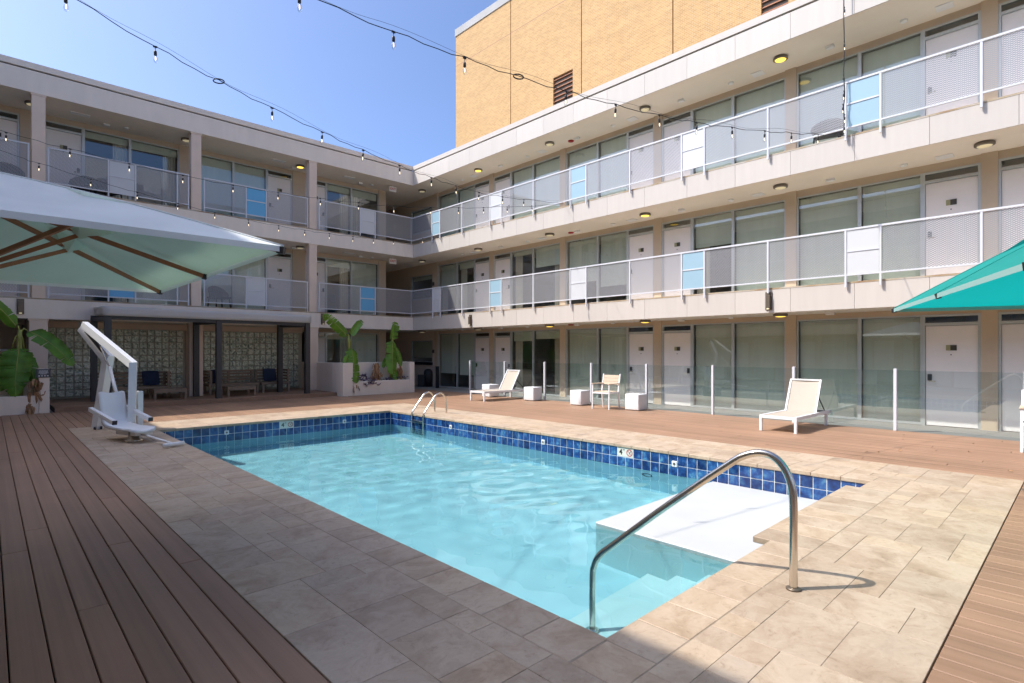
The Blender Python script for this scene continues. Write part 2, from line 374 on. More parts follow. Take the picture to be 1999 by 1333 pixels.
def mat_rust():
    m, nt, p, ns, ls = nodes_of('rust_streaked_edge')
    vec = coords(ns, ls, (1.2, 1.2, 9)); n1 = mk(ns, 'ShaderNodeTexNoise', Scale=1.6, Detail=7.0, Roughness=0.7); ls.new(vec, n1.inputs['Vector'])
    r1 = ramp(ns, ls, n1.outputs['Fac'], [(0.40, (0.50, 0.45, 0.38)), (0.54, (0.42, 0.31, 0.18)), (0.68, (0.24, 0.10, 0.035))]); ls.new(r1.outputs[0], p.inputs['Base Color']); p.inputs['Roughness'].default_value = 0.8; return m
def mat_block():
    """pressed glass block: pale green glass with a twisted relief"""
    m, nt, p, ns, ls = nodes_of('glass_block')
    vec = coords(ns, ls, (1,1,1), 50.0)
    wv = mk(ns, 'ShaderNodeTexNoise', Scale=8.0, Detail=0.6, Distortion=1.2); ls.new(vec, wv.inputs['Vector'])
    r1 = ramp(ns, ls, wv.outputs['Fac'], [(0.28, (0.30, 0.36, 0.27)), (0.42, (0.60, 0.66, 0.53)), (0.55, (0.90, 0.92, 0.78)), (0.72, (0.50, 0.53, 0.40))])
    ls.new(r1.outputs[0], p.inputs['Base Color']); p.inputs['Roughness'].default_value = 0.10; p.inputs['Specular IOR Level'].default_value = 0.8
    b = mk(ns, 'ShaderNodeBump', Strength=1.0, Distance=0.05); ls.new(wv.outputs['Fac'], b.inputs['Height']); ls.new(b.outputs[0], p.inputs['Normal']); return m
def mat_water():
    m, nt, p, ns, ls = nodes_of('pool_water'); ns.remove(p)
    g = mk(ns, 'ShaderNodeBsdfGlass', Roughness=0.0, IOR=1.33); g.inputs['Color'].default_value = (0.80, 0.975, 1.0, 1)
    ls.new(g.outputs[0], ns['Material Output'].inputs[0]); return m
def mat_fabric(name, col, through, k):
    m, nt, p, ns, ls = nodes_of(name); p.inputs['Base Color'].default_value = (*col, 1); p.inputs['Roughness'].default_value = 0.8
    vec = coords(ns, ls); n1 = mk(ns, 'ShaderNodeTexNoise', Scale=2.2, Detail=4.0); ls.new(vec, n1.inputs['Vector'])
    r1 = ramp(ns, ls, n1.outputs['Fac'], [(0.3, tuple(c*0.92 for c in col)), (0.7, tuple(min(1, c*1.05) for c in col))]); ls.new(r1.outputs[0], p.inputs['Base Color'])
    b = mk(ns, 'ShaderNodeBump', Strength=0.4, Distance=0.04); ls.new(n1.outputs['Fac'], b.inputs['Height']); ls.new(b.outputs[0], p.inputs['Normal'])
    tr = mk(ns, 'ShaderNodeBsdfTranslucent'); tr.inputs[0].default_value = (*through, 1); mx = ns.new('ShaderNodeMixShader'); mx.inputs[0].default_value = k
    ls.new(p.outputs[0], mx.inputs[1]); ls.new(tr.outputs[0], mx.inputs[2]); ls.new(mx.outputs[0], ns['Material Output'].inputs[0]); return m
MAT['travertine'] = mat_travertine()
MAT['deck'] = mat_deck()
MAT['tile'] = mat_tile()
MAT['brick'] = mat_brick()
MAT['mesh'] = mat_mesh()
MAT['rust'] = mat_rust()
MAT['block'] = mat_block()
MAT['water'] = mat_water()
MAT['canopy_white'] = mat_fabric('canopy_white', (0.90, 0.90, 0.90), (0.70, 0.85, 0.75), 0.25)
MAT['canopy_under'] = mat_fabric('canopy_lining', (0.80, 0.88, 0.80), (0.75, 0.92, 0.78), 0.4)
MAT['canopy_teal'] = mat_fabric('canopy_teal', (0.02, 0.36, 0.32), (0.0, 0.50, 0.46), 0.5)
MAT['grout'] = plain('white_grout', (0.82, 0.83, 0.80), 0.8, var=0.1, scale=9)
MAT['plaster'] = plain('pool_plaster', (0.33, 0.54, 0.59), 0.7, var=0.04, scale=1.0)
MAT['plaster_white'] = plain('step_plaster', (0.46, 0.60, 0.60), 0.7, var=0.03, scale=1.5)
MAT['plaster_green'] = plain('ledge_side_plaster', (0.36, 0.58, 0.60), 0.7, var=0.03, scale=1.5)
MAT['ledge'] = plain('ledge_white', (0.50, 0.50, 0.49), 0.55, var=0.06, scale=1.2)
MAT['mortar'] = plain('mortar_bed', (0.30, 0.235, 0.17), 0.95, var=0.2, scale=8)
MAT['underdeck'] = plain('deck_joists', (0.02, 0.017, 0.015), 0.95)
MAT['block_mortar'] = plain('block_mortar', (0.50, 0.47, 0.38), 0.9, var=0.1, scale=5)
MAT['tower_white'] = plain('pale_render', (0.55, 0.54, 0.52), 0.8, var=0.06, scale=0.3)

def mat_leaf(name, col, through, k):
    m, nt, p, ns, ls = nodes_of(name)
    vec = coords(ns, ls, (1,1,1), 9.0); n1 = mk(ns, 'ShaderNodeTexNoise', Scale=5.0, Detail=5.0); ls.new(vec, n1.inputs['Vector'])
    r1 = ramp(ns, ls, n1.outputs['Fac'], [(0.3, tuple(c*0.62 for c in col)), (0.7, tuple(c*1.3 for c in col))])
    at = ns.new('ShaderNodeAttribute'); at.attribute_name = 'edge'
    n2 = mk(ns, 'ShaderNodeTexNoise', Scale=14.0, Detail=4.0); ls.new(vec, n2.inputs['Vector'])
    ad = mk(ns, 'ShaderNodeMath', operation='MULTIPLY_ADD'); ad.inputs[1].default_value = 0.45; ls.new(n2.outputs['Fac'], ad.inputs[0]); ls.new(at.outputs['Fac'], ad.inputs[2])
    r2 = ramp(ns, ls, ad.outputs[0], [(0.0, (1,1,1)), (0.05, (0,0,0)), (1.0, (0,0,0))])
    r3 = ramp(ns, ls, ad.outputs[0], [(0.0, (0,0,0)), (1.12/1.6, (0,0,0)), (1.0, (1,1,1))])
    sc = mk(ns, 'ShaderNodeMath', operation='MULTIPLY'); sc.inputs[1].default_value = 1/1.6; ls.new(ad.outputs[0], sc.inputs[0]); ls.new(sc.outputs[0], r3.inputs[0])
    mx1 = mk(ns, 'ShaderNodeMixRGB'); ls.new(r3.outputs[0], mx1.inputs[0]); ls.new(r1.outputs[0], mx1.inputs[1]); mx1.inputs[2].default_value = (0.30, 0.19, 0.07, 1)
    ls.new(mx1.outputs[0], p.inputs['Base Color']); p.inputs['Roughness'].default_value = 0.5
    b = mk(ns, 'ShaderNodeBump', Strength=0.3, Distance=0.01); ls.new(n2.outputs['Fac'], b.inputs['Height']); ls.new(b.outputs[0], p.inputs['Normal'])
    tr = mk(ns, 'ShaderNodeBsdfTranslucent'); tr.inputs[0].default_value = (*through, 1); mx = ns.new('ShaderNodeMixShader'); mx.inputs[0].default_value = k
    ls.new(p.outputs[0], mx.inputs[1]); ls.new(tr.outputs[0], mx.inputs[2]); ls.new(mx.outputs[0], ns['Material Output'].inputs[0]); return m
MAT['leaf'] = mat_leaf('banana_leaf', (0.125, 0.28, 0.028), (0.20, 0.42, 0.03), 0.3)
MAT['leaf_dark'] = mat_leaf('banana_leaf_old', (0.10, 0.25, 0.025), (0.16, 0.34, 0.03), 0.25)
MAT['curtain'] = plain('room_curtain', (0.55, 0.48, 0.38), 0.9, var=0.08, scale=3)
MAT['teal_hem'] = plain('faded_teal_hem', (0.26, 0.42, 0.38), 0.8)
# ------------------------------------------------------------------ ground, deck, paving, pool
PX0, PX1, PY0, PY1 = 2.33, 7.43, 1.73, 12.28            # inside of the pool
OX0, OX1, OY0, OY1 = 1.13, 8.70, 0.52, 13.68            # outside of the stone paving
WATER_Z = -0.355

def ring(z, xi0, xi1, yi0, yi1, xo0, xo1, yo0, yo1):
    b = MB()
    b.add([(xo0,yo0,z),(xo1,yo0,z),(xo1,yi0,z),(xo0,yi0,z)], [(0,1,2,3)]); b.add([(xo0,yi1,z),(xo1,yi1,z),(xo1,yo1,z),(xo0,yo1,z)], [(0,1,2,3)])
    b.add([(xo0,yi0,z),(xi0,yi0,z),(xi0,yi1,z),(xo0,yi1,z)], [(0,1,2,3)]); b.add([(xi1,yi0,z),(xo1,yi0,z),(xo1,yi1,z),(xi1,yi1,z)], [(0,1,2,3)])
    return b
structure('ground', ring(-0.16, PX0-0.2, PX1+0.2, PY0-0.2, PY1+0.2, -900, 900, -900, 900), MAT['ground'])
structure('walkway', MB().box(12.515, 16, -14, 24.5, -0.14, -0.03).box(-2.6, 12.515, 17.52, 24.5, -0.14, -0.03).box(-6, -1.03, -14, 17.52, -0.14, -0.03), MAT['concrete'])

# deck: a dark joist layer carries separate boards
deck = structure('deck', ring(-0.05, OX0+0.01, OX1-0.01, OY0+0.01, OY1-0.01, -1.03, 12.515, -5.0, 17.5), MAT['underdeck'])
BW, GAP, BT = 0.144, 0.0065, 0.026
bm_ = MB().cbox(-BW/2, BW/2, -0.5, 0.5, -BT, 0, 0.004)
for i, p in enumerate(bm_.v):                               # keep the end chamfer small when the board is stretched
    if abs(p[1]) < 0.499: bm_.v[i] = (p[0], math.copysign(0.4985, p[1]), p[2])
board_mesh = bm_.mesh('board', MAT['deck'])
def board(x, y0, y1):
    g = 0.0025
    place('board', board_mesh, deck, (x, (y0+y1)/2, random.uniform(-0.0015, 0.0)), None, (1, (y1-y0)-2*g, 1))
def board_run(x, y0, y1, phase, L=4.88):
    y = y0; nxt = y0 + phase
    while y < y1 - 0.01:
        e = min(nxt, y1)
        if e - y > 0.05: board(x, y, e)
        y = e; nxt = e + L
        if y1 - nxt < 0.35 and y1 > nxt: nxt = y1
PITCH = BW + GAP
k = 0; x = OX0 - GAP - BW/2
phs = [1.4, 3.9, 2.2, 4.6, 1.0, 3.1, 2.5, 4.3, 1.7, 3.6, 2.0, 4.0, 0.8, 3.3, 2.8, 4.5]
while x > -1.03:
    board_run(x, -2.0, 17.49, phs[k % 16] + 0.15); x -= PITCH; k += 1
x = OX0 + BW/2; k = 0
while x < OX1 - BW/2 + 0.03:
    board(x, OY1 + 0.004, 17.49 if x < 8.5 else 17.08)
    board(x, -2.6, OY0 - 0.004)
    x += PITCH; k += 1
x = OX1 + GAP + BW/2
while x < 12.5:
    board_run(x, -2.6, 17.08 if x < 11.42 else 18.6, phs[(k*5) % 16] + 0.3); x += PITCH; k += 1
MB().box(OX1+0.01, 12.515, 17.4, 18.7, -0.05, -0.045).build('joist_cover', MAT['underdeck'], deck)

# stone paving round the pool
paving = structure('paving', ring(-0.004, PX0+0.01, PX1-0.01, PY0+0.01, PY1-0.01, OX0+0.003, OX1-0.003, OY0+0.003, OY1-0.003), MAT['mortar'])
stone_cache = {}
def stone(name, x0, x1, y0, y1, gap=0.0025, th=0.04, z=0.0):
    w = round(x1-x0-gap, 3); d = round(y1-y0-gap, 3)
    key = (name, w, d, th)
    if key not in stone_cache:
        stone_cache[key] = MB().cbox(-w/2, w/2, -d/2, d/2, -th, 0, 0.0016 if name == 'paver' else 0.005).mesh(name, MAT['travertine'])
    place(name, stone_cache[key], paving, ((x0+x1)/2, (y0+y1)/2, z + random.uniform(-0.0018, 0.0)))
CW = 0.30
def tile_area(x0, x1, y0, y1, nx, ny, seed):
    rnd = random.Random(seed); cx = (x1-x0)/nx; cy = (y1-y0)/ny; used = [[0]*ny for _ in range(nx)]
    for j in range(ny):
        for i in range(nx):
            if used[i][j]: continue
            opts = [(3,2),(2,3),(2,2),(2,2),(3,2),(2,3),(2,1),(1,2),(1,1)]; rnd.shuffle(opts)
            for (a, b) in opts + [(1,1)]:
                if i+a <= nx and j+b <= ny and all(not used[p][q] for p in range(i, i+a) for q in range(j, j+b)):
                    for p in range(i, i+a):
                        for q in range(j, j+b): used[p][q] = 1
                    stone('paver', x0+i*cx, x0+(i+a)*cx, y0+j*cy, y0+(j+b)*cy); break
ix0, ix1, iy0, iy1 = PX0-CW, PX1+CW, PY0-CW, PY1+CW
tile_area(OX0, ix0, OY0, OY1, 5, 60, 3)
tile_area(ix1, OX1, OY0, OY1, 5, 60, 11)
tile_area(ix0, ix1, OY0, iy0, 27, 5, 5)
tile_area(ix0, ix1, iy1, OY1, 27, 5, 9)
OV = 0.022                                                   # coping overhangs the tile line
def cope_x(y0, y1, xa, xb, n):
    for i in range(n): stone('coping_stone', xa+(xb-xa)*i/n, xa+(xb-xa)*(i+1)/n, y0, y1, 0.004, 0.05)
def cope_y(x0, x1, ya, yb, n):
    for i in range(n): stone('coping_stone', x0, x1, ya+(yb-ya)*i/n, ya+(yb-ya)*(i+1)/n, 0.004, 0.05)
cope_y(ix0, PX0+OV, PY0, PY1, 32); cope_y(PX1-OV, ix1, PY0, PY1, 32)
cope_x(PY1-OV, iy1, PX0, PX1, 16)
cope_x(iy0, PY0+OV, PX0, 4.50, 7); cope_x(iy0, PY0+0.16, 4.50, 6.97, 8); cope_x(iy0, PY0+OV, 6.97, PX1, 1)
for (a, b) in ((ix0, iy0), (PX1, iy0), (ix0, PY1), (PX1, PY1)): stone('coping_stone', a, a+CW, b, b+CW, 0.004, 0.05)

# pool shell
D = -1.45
sh = MB()
sh.add([(PX0,PY0,D),(PX1,PY0,D),(PX1,PY1,D),(PX0,PY1,D)], [(0,1,2,3)])
zt = -0.36
for a, b in (((PX0,PY0),(PX1,PY0)), ((PX1,PY0),(PX1,PY1)), ((PX1,PY1),(PX0,PY1)), ((PX0,PY1),(PX0,PY0))):
    sh.add([(*a, D), (*b, D), (*b, zt), (*a, zt)], [(0,1,2,3)])
shell = structure('pool_shell', sh, MAT['plaster'])
shell.cycles.is_caustics_receiver = True
gr = MB()
for a, b in (((PX0,PY0),(PX1,PY0)), ((PX1,PY0),(PX1,PY1)), ((PX1,PY1),(PX0,PY1)), ((PX0,PY1),(PX0,PY0))):
    gr.add([(*a, zt), (*b, zt), (*b, -0.012), (*a, -0.012)], [(0,1,2,3)])
gr.build('grout_band', MAT['grout'], shell)
TP = 0.1545; TS = 0.1445; th = 0.006
tile_x = MB().cbox(-TS/2, TS/2, -th, 0.001, -TS/2, TS/2, 0.002).mesh('tile', MAT['tile'])          # on the far wall, facing -y
tile_y = MB().cbox(-th, 0.001, -TS/2, TS/2, -TS/2, TS/2, 0.002).mesh('tile', MAT['tile'])          # on the side wall, facing -x
rest = MB()
MARK_Y = None; MARK_X = None
nX = int((PX1-PX0)/TP); nY = int((PY1-PY0)/TP)
oX = (PX1-PX0-nX*TP)/2; oY = (PY1-PY0-nY*TP)/2
mkx = min(range(nX), key=lambda i: abs(PX0+oX+i*TP-4.65)); mky = min(range(nY), key=lambda i: abs(PY0+oY+i*TP-4.97))
for row in (0, 1):
    z = -0.052 - TP/2 - row*TP + 0.002
    for i in range(nX):
        x = PX0+oX+(i+0.5)*TP
        if not (row == 0 and i in (mkx, mkx+1)): place('tile', tile_x, shell, (x, PY1, z))
        rest.cbox(x-TS/2, x+TS/2, PY0-0.001, PY0+th, z-TS/2, z+TS/2, 0.002)
    for i in range(nY):
        y = PY0+oY+(i+0.5)*TP
        if not (row == 0 and i in (mky, mky+1)): place('tile', tile_y, shell, (PX1, y, z))
        rest.cbox(PX0-0.001, PX0+th, y-TS/2, y+TS/2, z-TS/2, z+TS/2, 0.002)
tag(rest.build('tile_band', MAT['tile'], shell), kind='stuff')
# depth markers
def marker(loc, rotz):
    m = MB().cbox(-TP+0.004, TP-0.004, -0.002, 0.005, -TS/2, TS/2, 0.002).build('depth_marker', MAT['marker'], shell)
    m.location = loc; m.rotation_euler = (0, 0, rotz)
    rx = (R(90), 0, 0)
    text('numeral', '4', 0.125, MAT['black_print'], m, (-0.085, -0.003, -0.004), rx)
    text('unit', 'FT', 0.035, MAT['black_print'], m, (-0.025, -0.003, 0.035), rx)
    rr = MB()
    for k in range(24):
        a, b = 2*math.pi*k/24, 2*math.pi*(k+1)/24
        P = lambda t, r: (0.082+r*math.cos(t), -0.0035, r*math.sin(t))
        rr.quad(P(a, 0.043), P(b, 0.043), P(b, 0.057), P(a, 0.057))
    rr.add([(0.082-0.037,-0.0036,0.031),(0.082-0.031,-0.0036,0.037),(0.082+0.037,-0.0036,-0.031),(0.082+0.031,-0.0036,-0.037)], [(0,1,2,3)])
    rr.build('no_diving_ring', MAT['red_print'], m)
    MB().add([(0.07,-0.0034,-0.018),(0.078,-0.0034,-0.024),(0.098,-0.0034,0.012),(0.09,-0.0034,0.018)], [(0,1,2,3)]).lathe([(0.009,0),(0.009,0.0004)], (0.103,-0.0036,0.022), 10, 'y').build('diver_symbol', MAT['black_print'], m)
marker((PX0+oX+(mkx+1)*TP, PY1-0.003, -0.052-TP/2+0.002), 0)
marker((PX1-0.003, PY0+oY+(mky+1)*TP, -0.052-TP/2+0.002), R(-90))
# rope anchors
anc = MB().cbox(-0.045, 0.045, -0.012, 0.002, -0.045, 0.045, 0.01)
anchor_mesh = anc.mesh('rope_anchor', MAT['white_plastic'])
eye_mesh = MB().lathe([(0.02,-0.017),(0.02,-0.011)], (0,0,0), 12, 'y').mesh('anchor_eye', MAT['bronze'])
for loc, rz in (((3.57, PY1-0.006, -0.175), 0), ((6.17, PY1-0.006, -0.175), 0), ((PX1-0.006, 4.27, -0.18), R(-90)), ((PX1-0.006, 6.95, -0.175), R(-90)), ((PX1-0.006, 9.75, -0.175), R(-90))):
    a = place('rope_anchor', anchor_mesh, shell, loc, (0, 0, rz)); place('anchor_eye', eye_mesh, a)
ring_mesh = MB().tube([(0, 0.08*math.cos(2*math.pi*k/20), 0.08*math.sin(2*math.pi*k/20)) for k in range(21)], 0.011, 6, False).mesh('return_fitting', MAT['bronze'])
for y in (4.75, 10.2): place('return_fitting', ring_mesh, shell, (PX1-0.008, y, -0.66))
# steps and the white ledge
for i, (d, z) in enumerate(((0.34, -0.56), (0.66, -0.82), (0.98, -1.08), (1.30, -1.28))):
    s_ = MB().box(PX0+0.002, 4.748, PY0+0.002+(0 if i == 0 else (0.34, 0.66, 0.98)[i-1]), PY0+d, D, z).build('step', MAT['plaster_white'], shell)
    s_.cycles.is_caustics_receiver = True
lg = MB().cbox(4.75, PX1-0.004, PY0+0.004, 3.68, -0.44, -0.338, 0.012).build('ledge', MAT['ledge'], shell)
lb = MB().box(4.752, PX1-0.004, PY0+0.004, 3.672, D, -0.441).build('ledge_base', MAT['plaster_green'], shell)
for o in (lg, lb): o.cycles.is_caustics_receiver = True
# water surface with real ripples
rw = random.Random(4)
waves = []
for _ in range(22):
    kk = rw.uniform(2.0, 21.0); waves.append((kk, rw.gauss(0.9, 0.8), rw.uniform(0, 6.28), 0.0125/(kk**1.22)))
def wz(x, y):
    e = 0.6 + 0.4*math.sin(0.7*x+0.45*y+1.0)
    return WATER_Z + e*sum(A*math.sin(k_*(x*math.cos(a)+y*math.sin(a))+p) for k_, a, p, A in waves)
def wp(u, v):
    x = PX0+0.001+(PX1-PX0-0.002)*u; y = PY0+0.001+(PY1-PY0-0.002)*v; return (x, y, wz(x, y))
water = structure('water', MB().grid(wp, 160, 330), MAT['water'], True)
water.cycles.is_caustics_caster = True
# ------------------------------------------------------------------ the motel wings
# local frame of a wing: x along the front, y into the building (0 = balcony edge), z up
LEV = [-0.03, 2.90, 5.87]                                    # walkway floors
SOF = [2.37, 5.34, 8.30]                                     # soffits above them
YW = 1.43                                                    # depth of the walkway
unit_pane = MB().quad((0,0,0),(1,0,0),(1,0,1),(0,0,1)).mesh('pane', MAT['glass'])
def frame_mb(x0, x1, z0, z1, y, w=0.035, d=0.06):
    b = MB(); b.box(x0, x0+w, y-d/2, y+d/2, z0, z1); b.box(x1-w, x1, y-d/2, y+d/2, z0, z1)
    b.box(x0+w, x1-w, y-d/2+0.001, y+d/2-0.001, z0, z0+w*1.4); b.box(x0+w, x1-w, y-d/2+0.001, y+d/2-0.001, z1-w, z1); return b
def window(root, x0, x1, z0, z1, y, blind=1.0, strip=True):
    f = frame_mb(x0, x1, z0, z1, y).build('window', MAT['alu'], root)
    place('pane', unit_pane, f, (x0+0.03, y+0.005, z0+0.04), None, (x1-x0-0.06, 1, z1-z0-0.07))
    h = z1-z0-0.08
    if blind > 0:
        b = MB().box(x0+0.045, x1-0.045, y+0.09, y+0.094, z1-0.04-h*blind, z1-0.04)
        b.box(x0+0.045, x1-0.045, y+0.084, y+0.098, z1-0.055-h*blind, z1-0.03-h*blind); b.build('blind', MAT['blind'], f)
    if blind < 0.5:
        cx0 = x0+0.05 if (int(x0*10) % 2) else x1-0.42
        MB().grid(lambda u, v: (cx0+u*0.37, y+0.16+0.025*math.sin(u*26), z0+0.05+v*(z1-z0-0.1)), 30, 1).build('curtain', MAT['curtain'], f, True)
    return f
plate_mesh = MB().box(-0.01, 0.09, -0.012, 0, -0.055, 0.055).mesh('number_plate', MAT['plate'])
gold_mesh = MB().box(-0.08, -0.01, -0.012, 0, -0.055, 0.055).mesh('number_plate_panel', MAT['plate_gold'])
spy_mesh = MB().lathe([(0.012,-0.008),(0.012,0)], (0,0,0), 8, 'y').mesh('peephole', MAT['dark'])
lock_mb = MB().cbox(-0.035, 0.035, -0.03, 0, -0.02, 0.11, 0.006)
lock_mesh = lock_mb.mesh('card_lock', MAT['dark'])
lever_mesh = MB().tube([(0,0,-0.06),(0,-0.055,-0.06),(0.11,-0.06,-0.06)], 0.011, 6).mesh('lever', MAT['steel'])
def door(root, x0, x1, z0, y, handle_left=False, level_top=None):
    zt = z0 + 2.05; ztr = level_top
    fr = MB(); w = 0.045
    fr.box(x0, x0+w, y-0.035, y+0.035, z0, ztr); fr.box(x1-w, x1, y-0.035, y+0.035, z0, ztr)
    fr.box(x0+w, x1-w, y-0.034, y+0.034, zt, zt+0.06); fr.box(x0+w, x1-w, y-0.034, y+0.034, ztr-w, ztr)
    f = fr.build('door_frame', MAT['alu'], root)
    place('transom', unit_pane, f, (x0+w, y+0.01, zt+0.055), None, (x1-x0-2*w, 1, ztr-zt-0.1))
    lf = MB().cbox(x0+w+0.004, x1-w-0.004, y-0.005, y+0.03, z0+0.012, zt-0.006, 0.002).build('door', MAT['door'], root)
    xc = (x0+x1)/2; hx = x0+w+0.075 if handle_left else x1-w-0.075
    place('number_plate', plate_mesh, lf, (xc, y-0.005, z0+1.60)); place('number_plate_panel', gold_mesh, lf, (xc, y-0.005, z0+1.60))
    place('peephole', spy_mesh, lf, (xc, y-0.005, z0+1.46))
    place('card_lock', lock_mesh, lf, (hx, y-0.005, z0+0.95)); place('lever', lever_mesh, lf, (hx, y-0.03, z0+0.98), None, (1 if handle_left else -1, 1, 1))
    return lf
def bay(root, x0, x1, lev, door_at_low, blinds, y=YW, dw=0.93):
    """one room front between two piers: a door and two panes"""
    z0 = LEV[lev]; zt = z0 + 2.28
    if door_at_low:
        door(root, x0, x0+dw, z0, y, False, zt); a = x0+dw; b = x1; order = (0, 1)
    else:
        door(root, x1-dw, x1, z0, y, True, zt); a = x0; b = x1-dw; order = (1, 0)
    m = a + (b-a)*(0.465 if door_at_low else 0.535)
    window(root, a, m, z0+0.005, zt, y, blinds[0]); window(root, m, b, z0+0.005, zt, y, blinds[1])
unit_meshpanel = {}
def railing(root, x0, x1, lev, solid=None, color='panel_white', y=-0.055, stub=True, xs=None, mesh_from=None):
    z0 = LEV[lev]; zt = z0 + 1.07; zb = z0 + 0.15
    b = MB(); b.box(x0, x1, y-0.022, y+0.022, zt-0.036, zt); b.box(x0, x1, y-0.018, y+0.018, zb-0.03, zb)
    r_ = b.build('railing', MAT['white_metal'], root)
    posts = sorted(set(xs or []))
    for x in posts:
        MB().box(x-0.018, x+0.018, y-0.019, y+0.019, z0-0.11 if stub else z0, zt-0.037).build('post', MAT['white_metal'], r_)
    ends = sorted(set([x0] + posts + [x1]))
    for a, c in zip(ends[:-1], ends[1:]):
        if c - a < 0.1: continue
        if solid and abs(a - solid[0]) < 0.03:
            zm = (zt+zb)/2
            MB().box(a+0.024, c-0.024, y-0.017, y+0.017, zm-0.016, zm+0.016).build('mid_rail', MAT['white_metal'], r_)
            for (p, q) in ((zb+0.004, zm-0.018), (zm+0.018, zt-0.044)): MB().box(a+0.026, c-0.026, y-0.006, y+0.006, p, q).build('infill_panel', MAT[color], r_)
        else:
            MB().quad((a+0.024, y, zb+0.002), (c-0.024, y, zb+0.002), (c-0.024, y, zt-0.042), (a+0.024, y, zt-0.042)).build('mesh_panel', MAT['mesh'], r_)
    return r_
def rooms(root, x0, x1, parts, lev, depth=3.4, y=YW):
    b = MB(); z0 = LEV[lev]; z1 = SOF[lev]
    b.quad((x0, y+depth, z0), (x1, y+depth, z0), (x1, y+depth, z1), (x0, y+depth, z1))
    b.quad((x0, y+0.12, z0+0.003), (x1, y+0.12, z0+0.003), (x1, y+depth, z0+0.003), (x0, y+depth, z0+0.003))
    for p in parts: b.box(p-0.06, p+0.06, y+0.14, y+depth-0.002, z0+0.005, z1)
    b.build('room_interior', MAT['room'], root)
def slabs(root, x0, x1, panel=None, depth=7.0, xa=None):
    """floor slabs and roof with their edge cladding"""
    xa = x0 if xa is None else xa
    for lev in (1, 2):
        MB().box(xa, x1, 0.032, depth, SOF[lev-1], LEV[lev]).build('slab', MAT['soffit'], root)
        MB().box(x0, x1, -0.004, 0.05, LEV[lev]-0.028, LEV[lev]+0.006).build('drip_edge', MAT['rust'], root)
    MB().box(xa, x1, 0.032, depth, SOF[2], 8.86).build('roof_slab', MAT['soffit'], root)
    MB().box(xa, x1, 0.06, depth, 8.86, 8.90).build('roof_reveal', MAT['plate'], root)
    MB().box(x0, x1, -0.012, 0.30, 8.90, 9.06).build('parapet_cap', MAT['fascia'] if panel else MAT['stucco'], root)
    MB().box(xa, x1, 0.30, depth, 8.905, 8.95).build('roof_surface', MAT['roofing'], root)
    for (z0, z1) in ((SOF[0]-0.012, LEV[1]-0.03), (SOF[1]-0.012, LEV[2]-0.03), (SOF[2]-0.012, 8.858)):
        if panel:
            x = x0
            while x < x1-0.01:
                e = min(x+panel, x1); MB().box(x+0.003, e-0.003, 0.0, 0.03, z0, z1).build('fascia_panel', MAT['fascia'], root); x = e
        else: MB().box(x0, x1, 0.0, 0.03, z0, z1).build('fascia', MAT['stucco'], root)

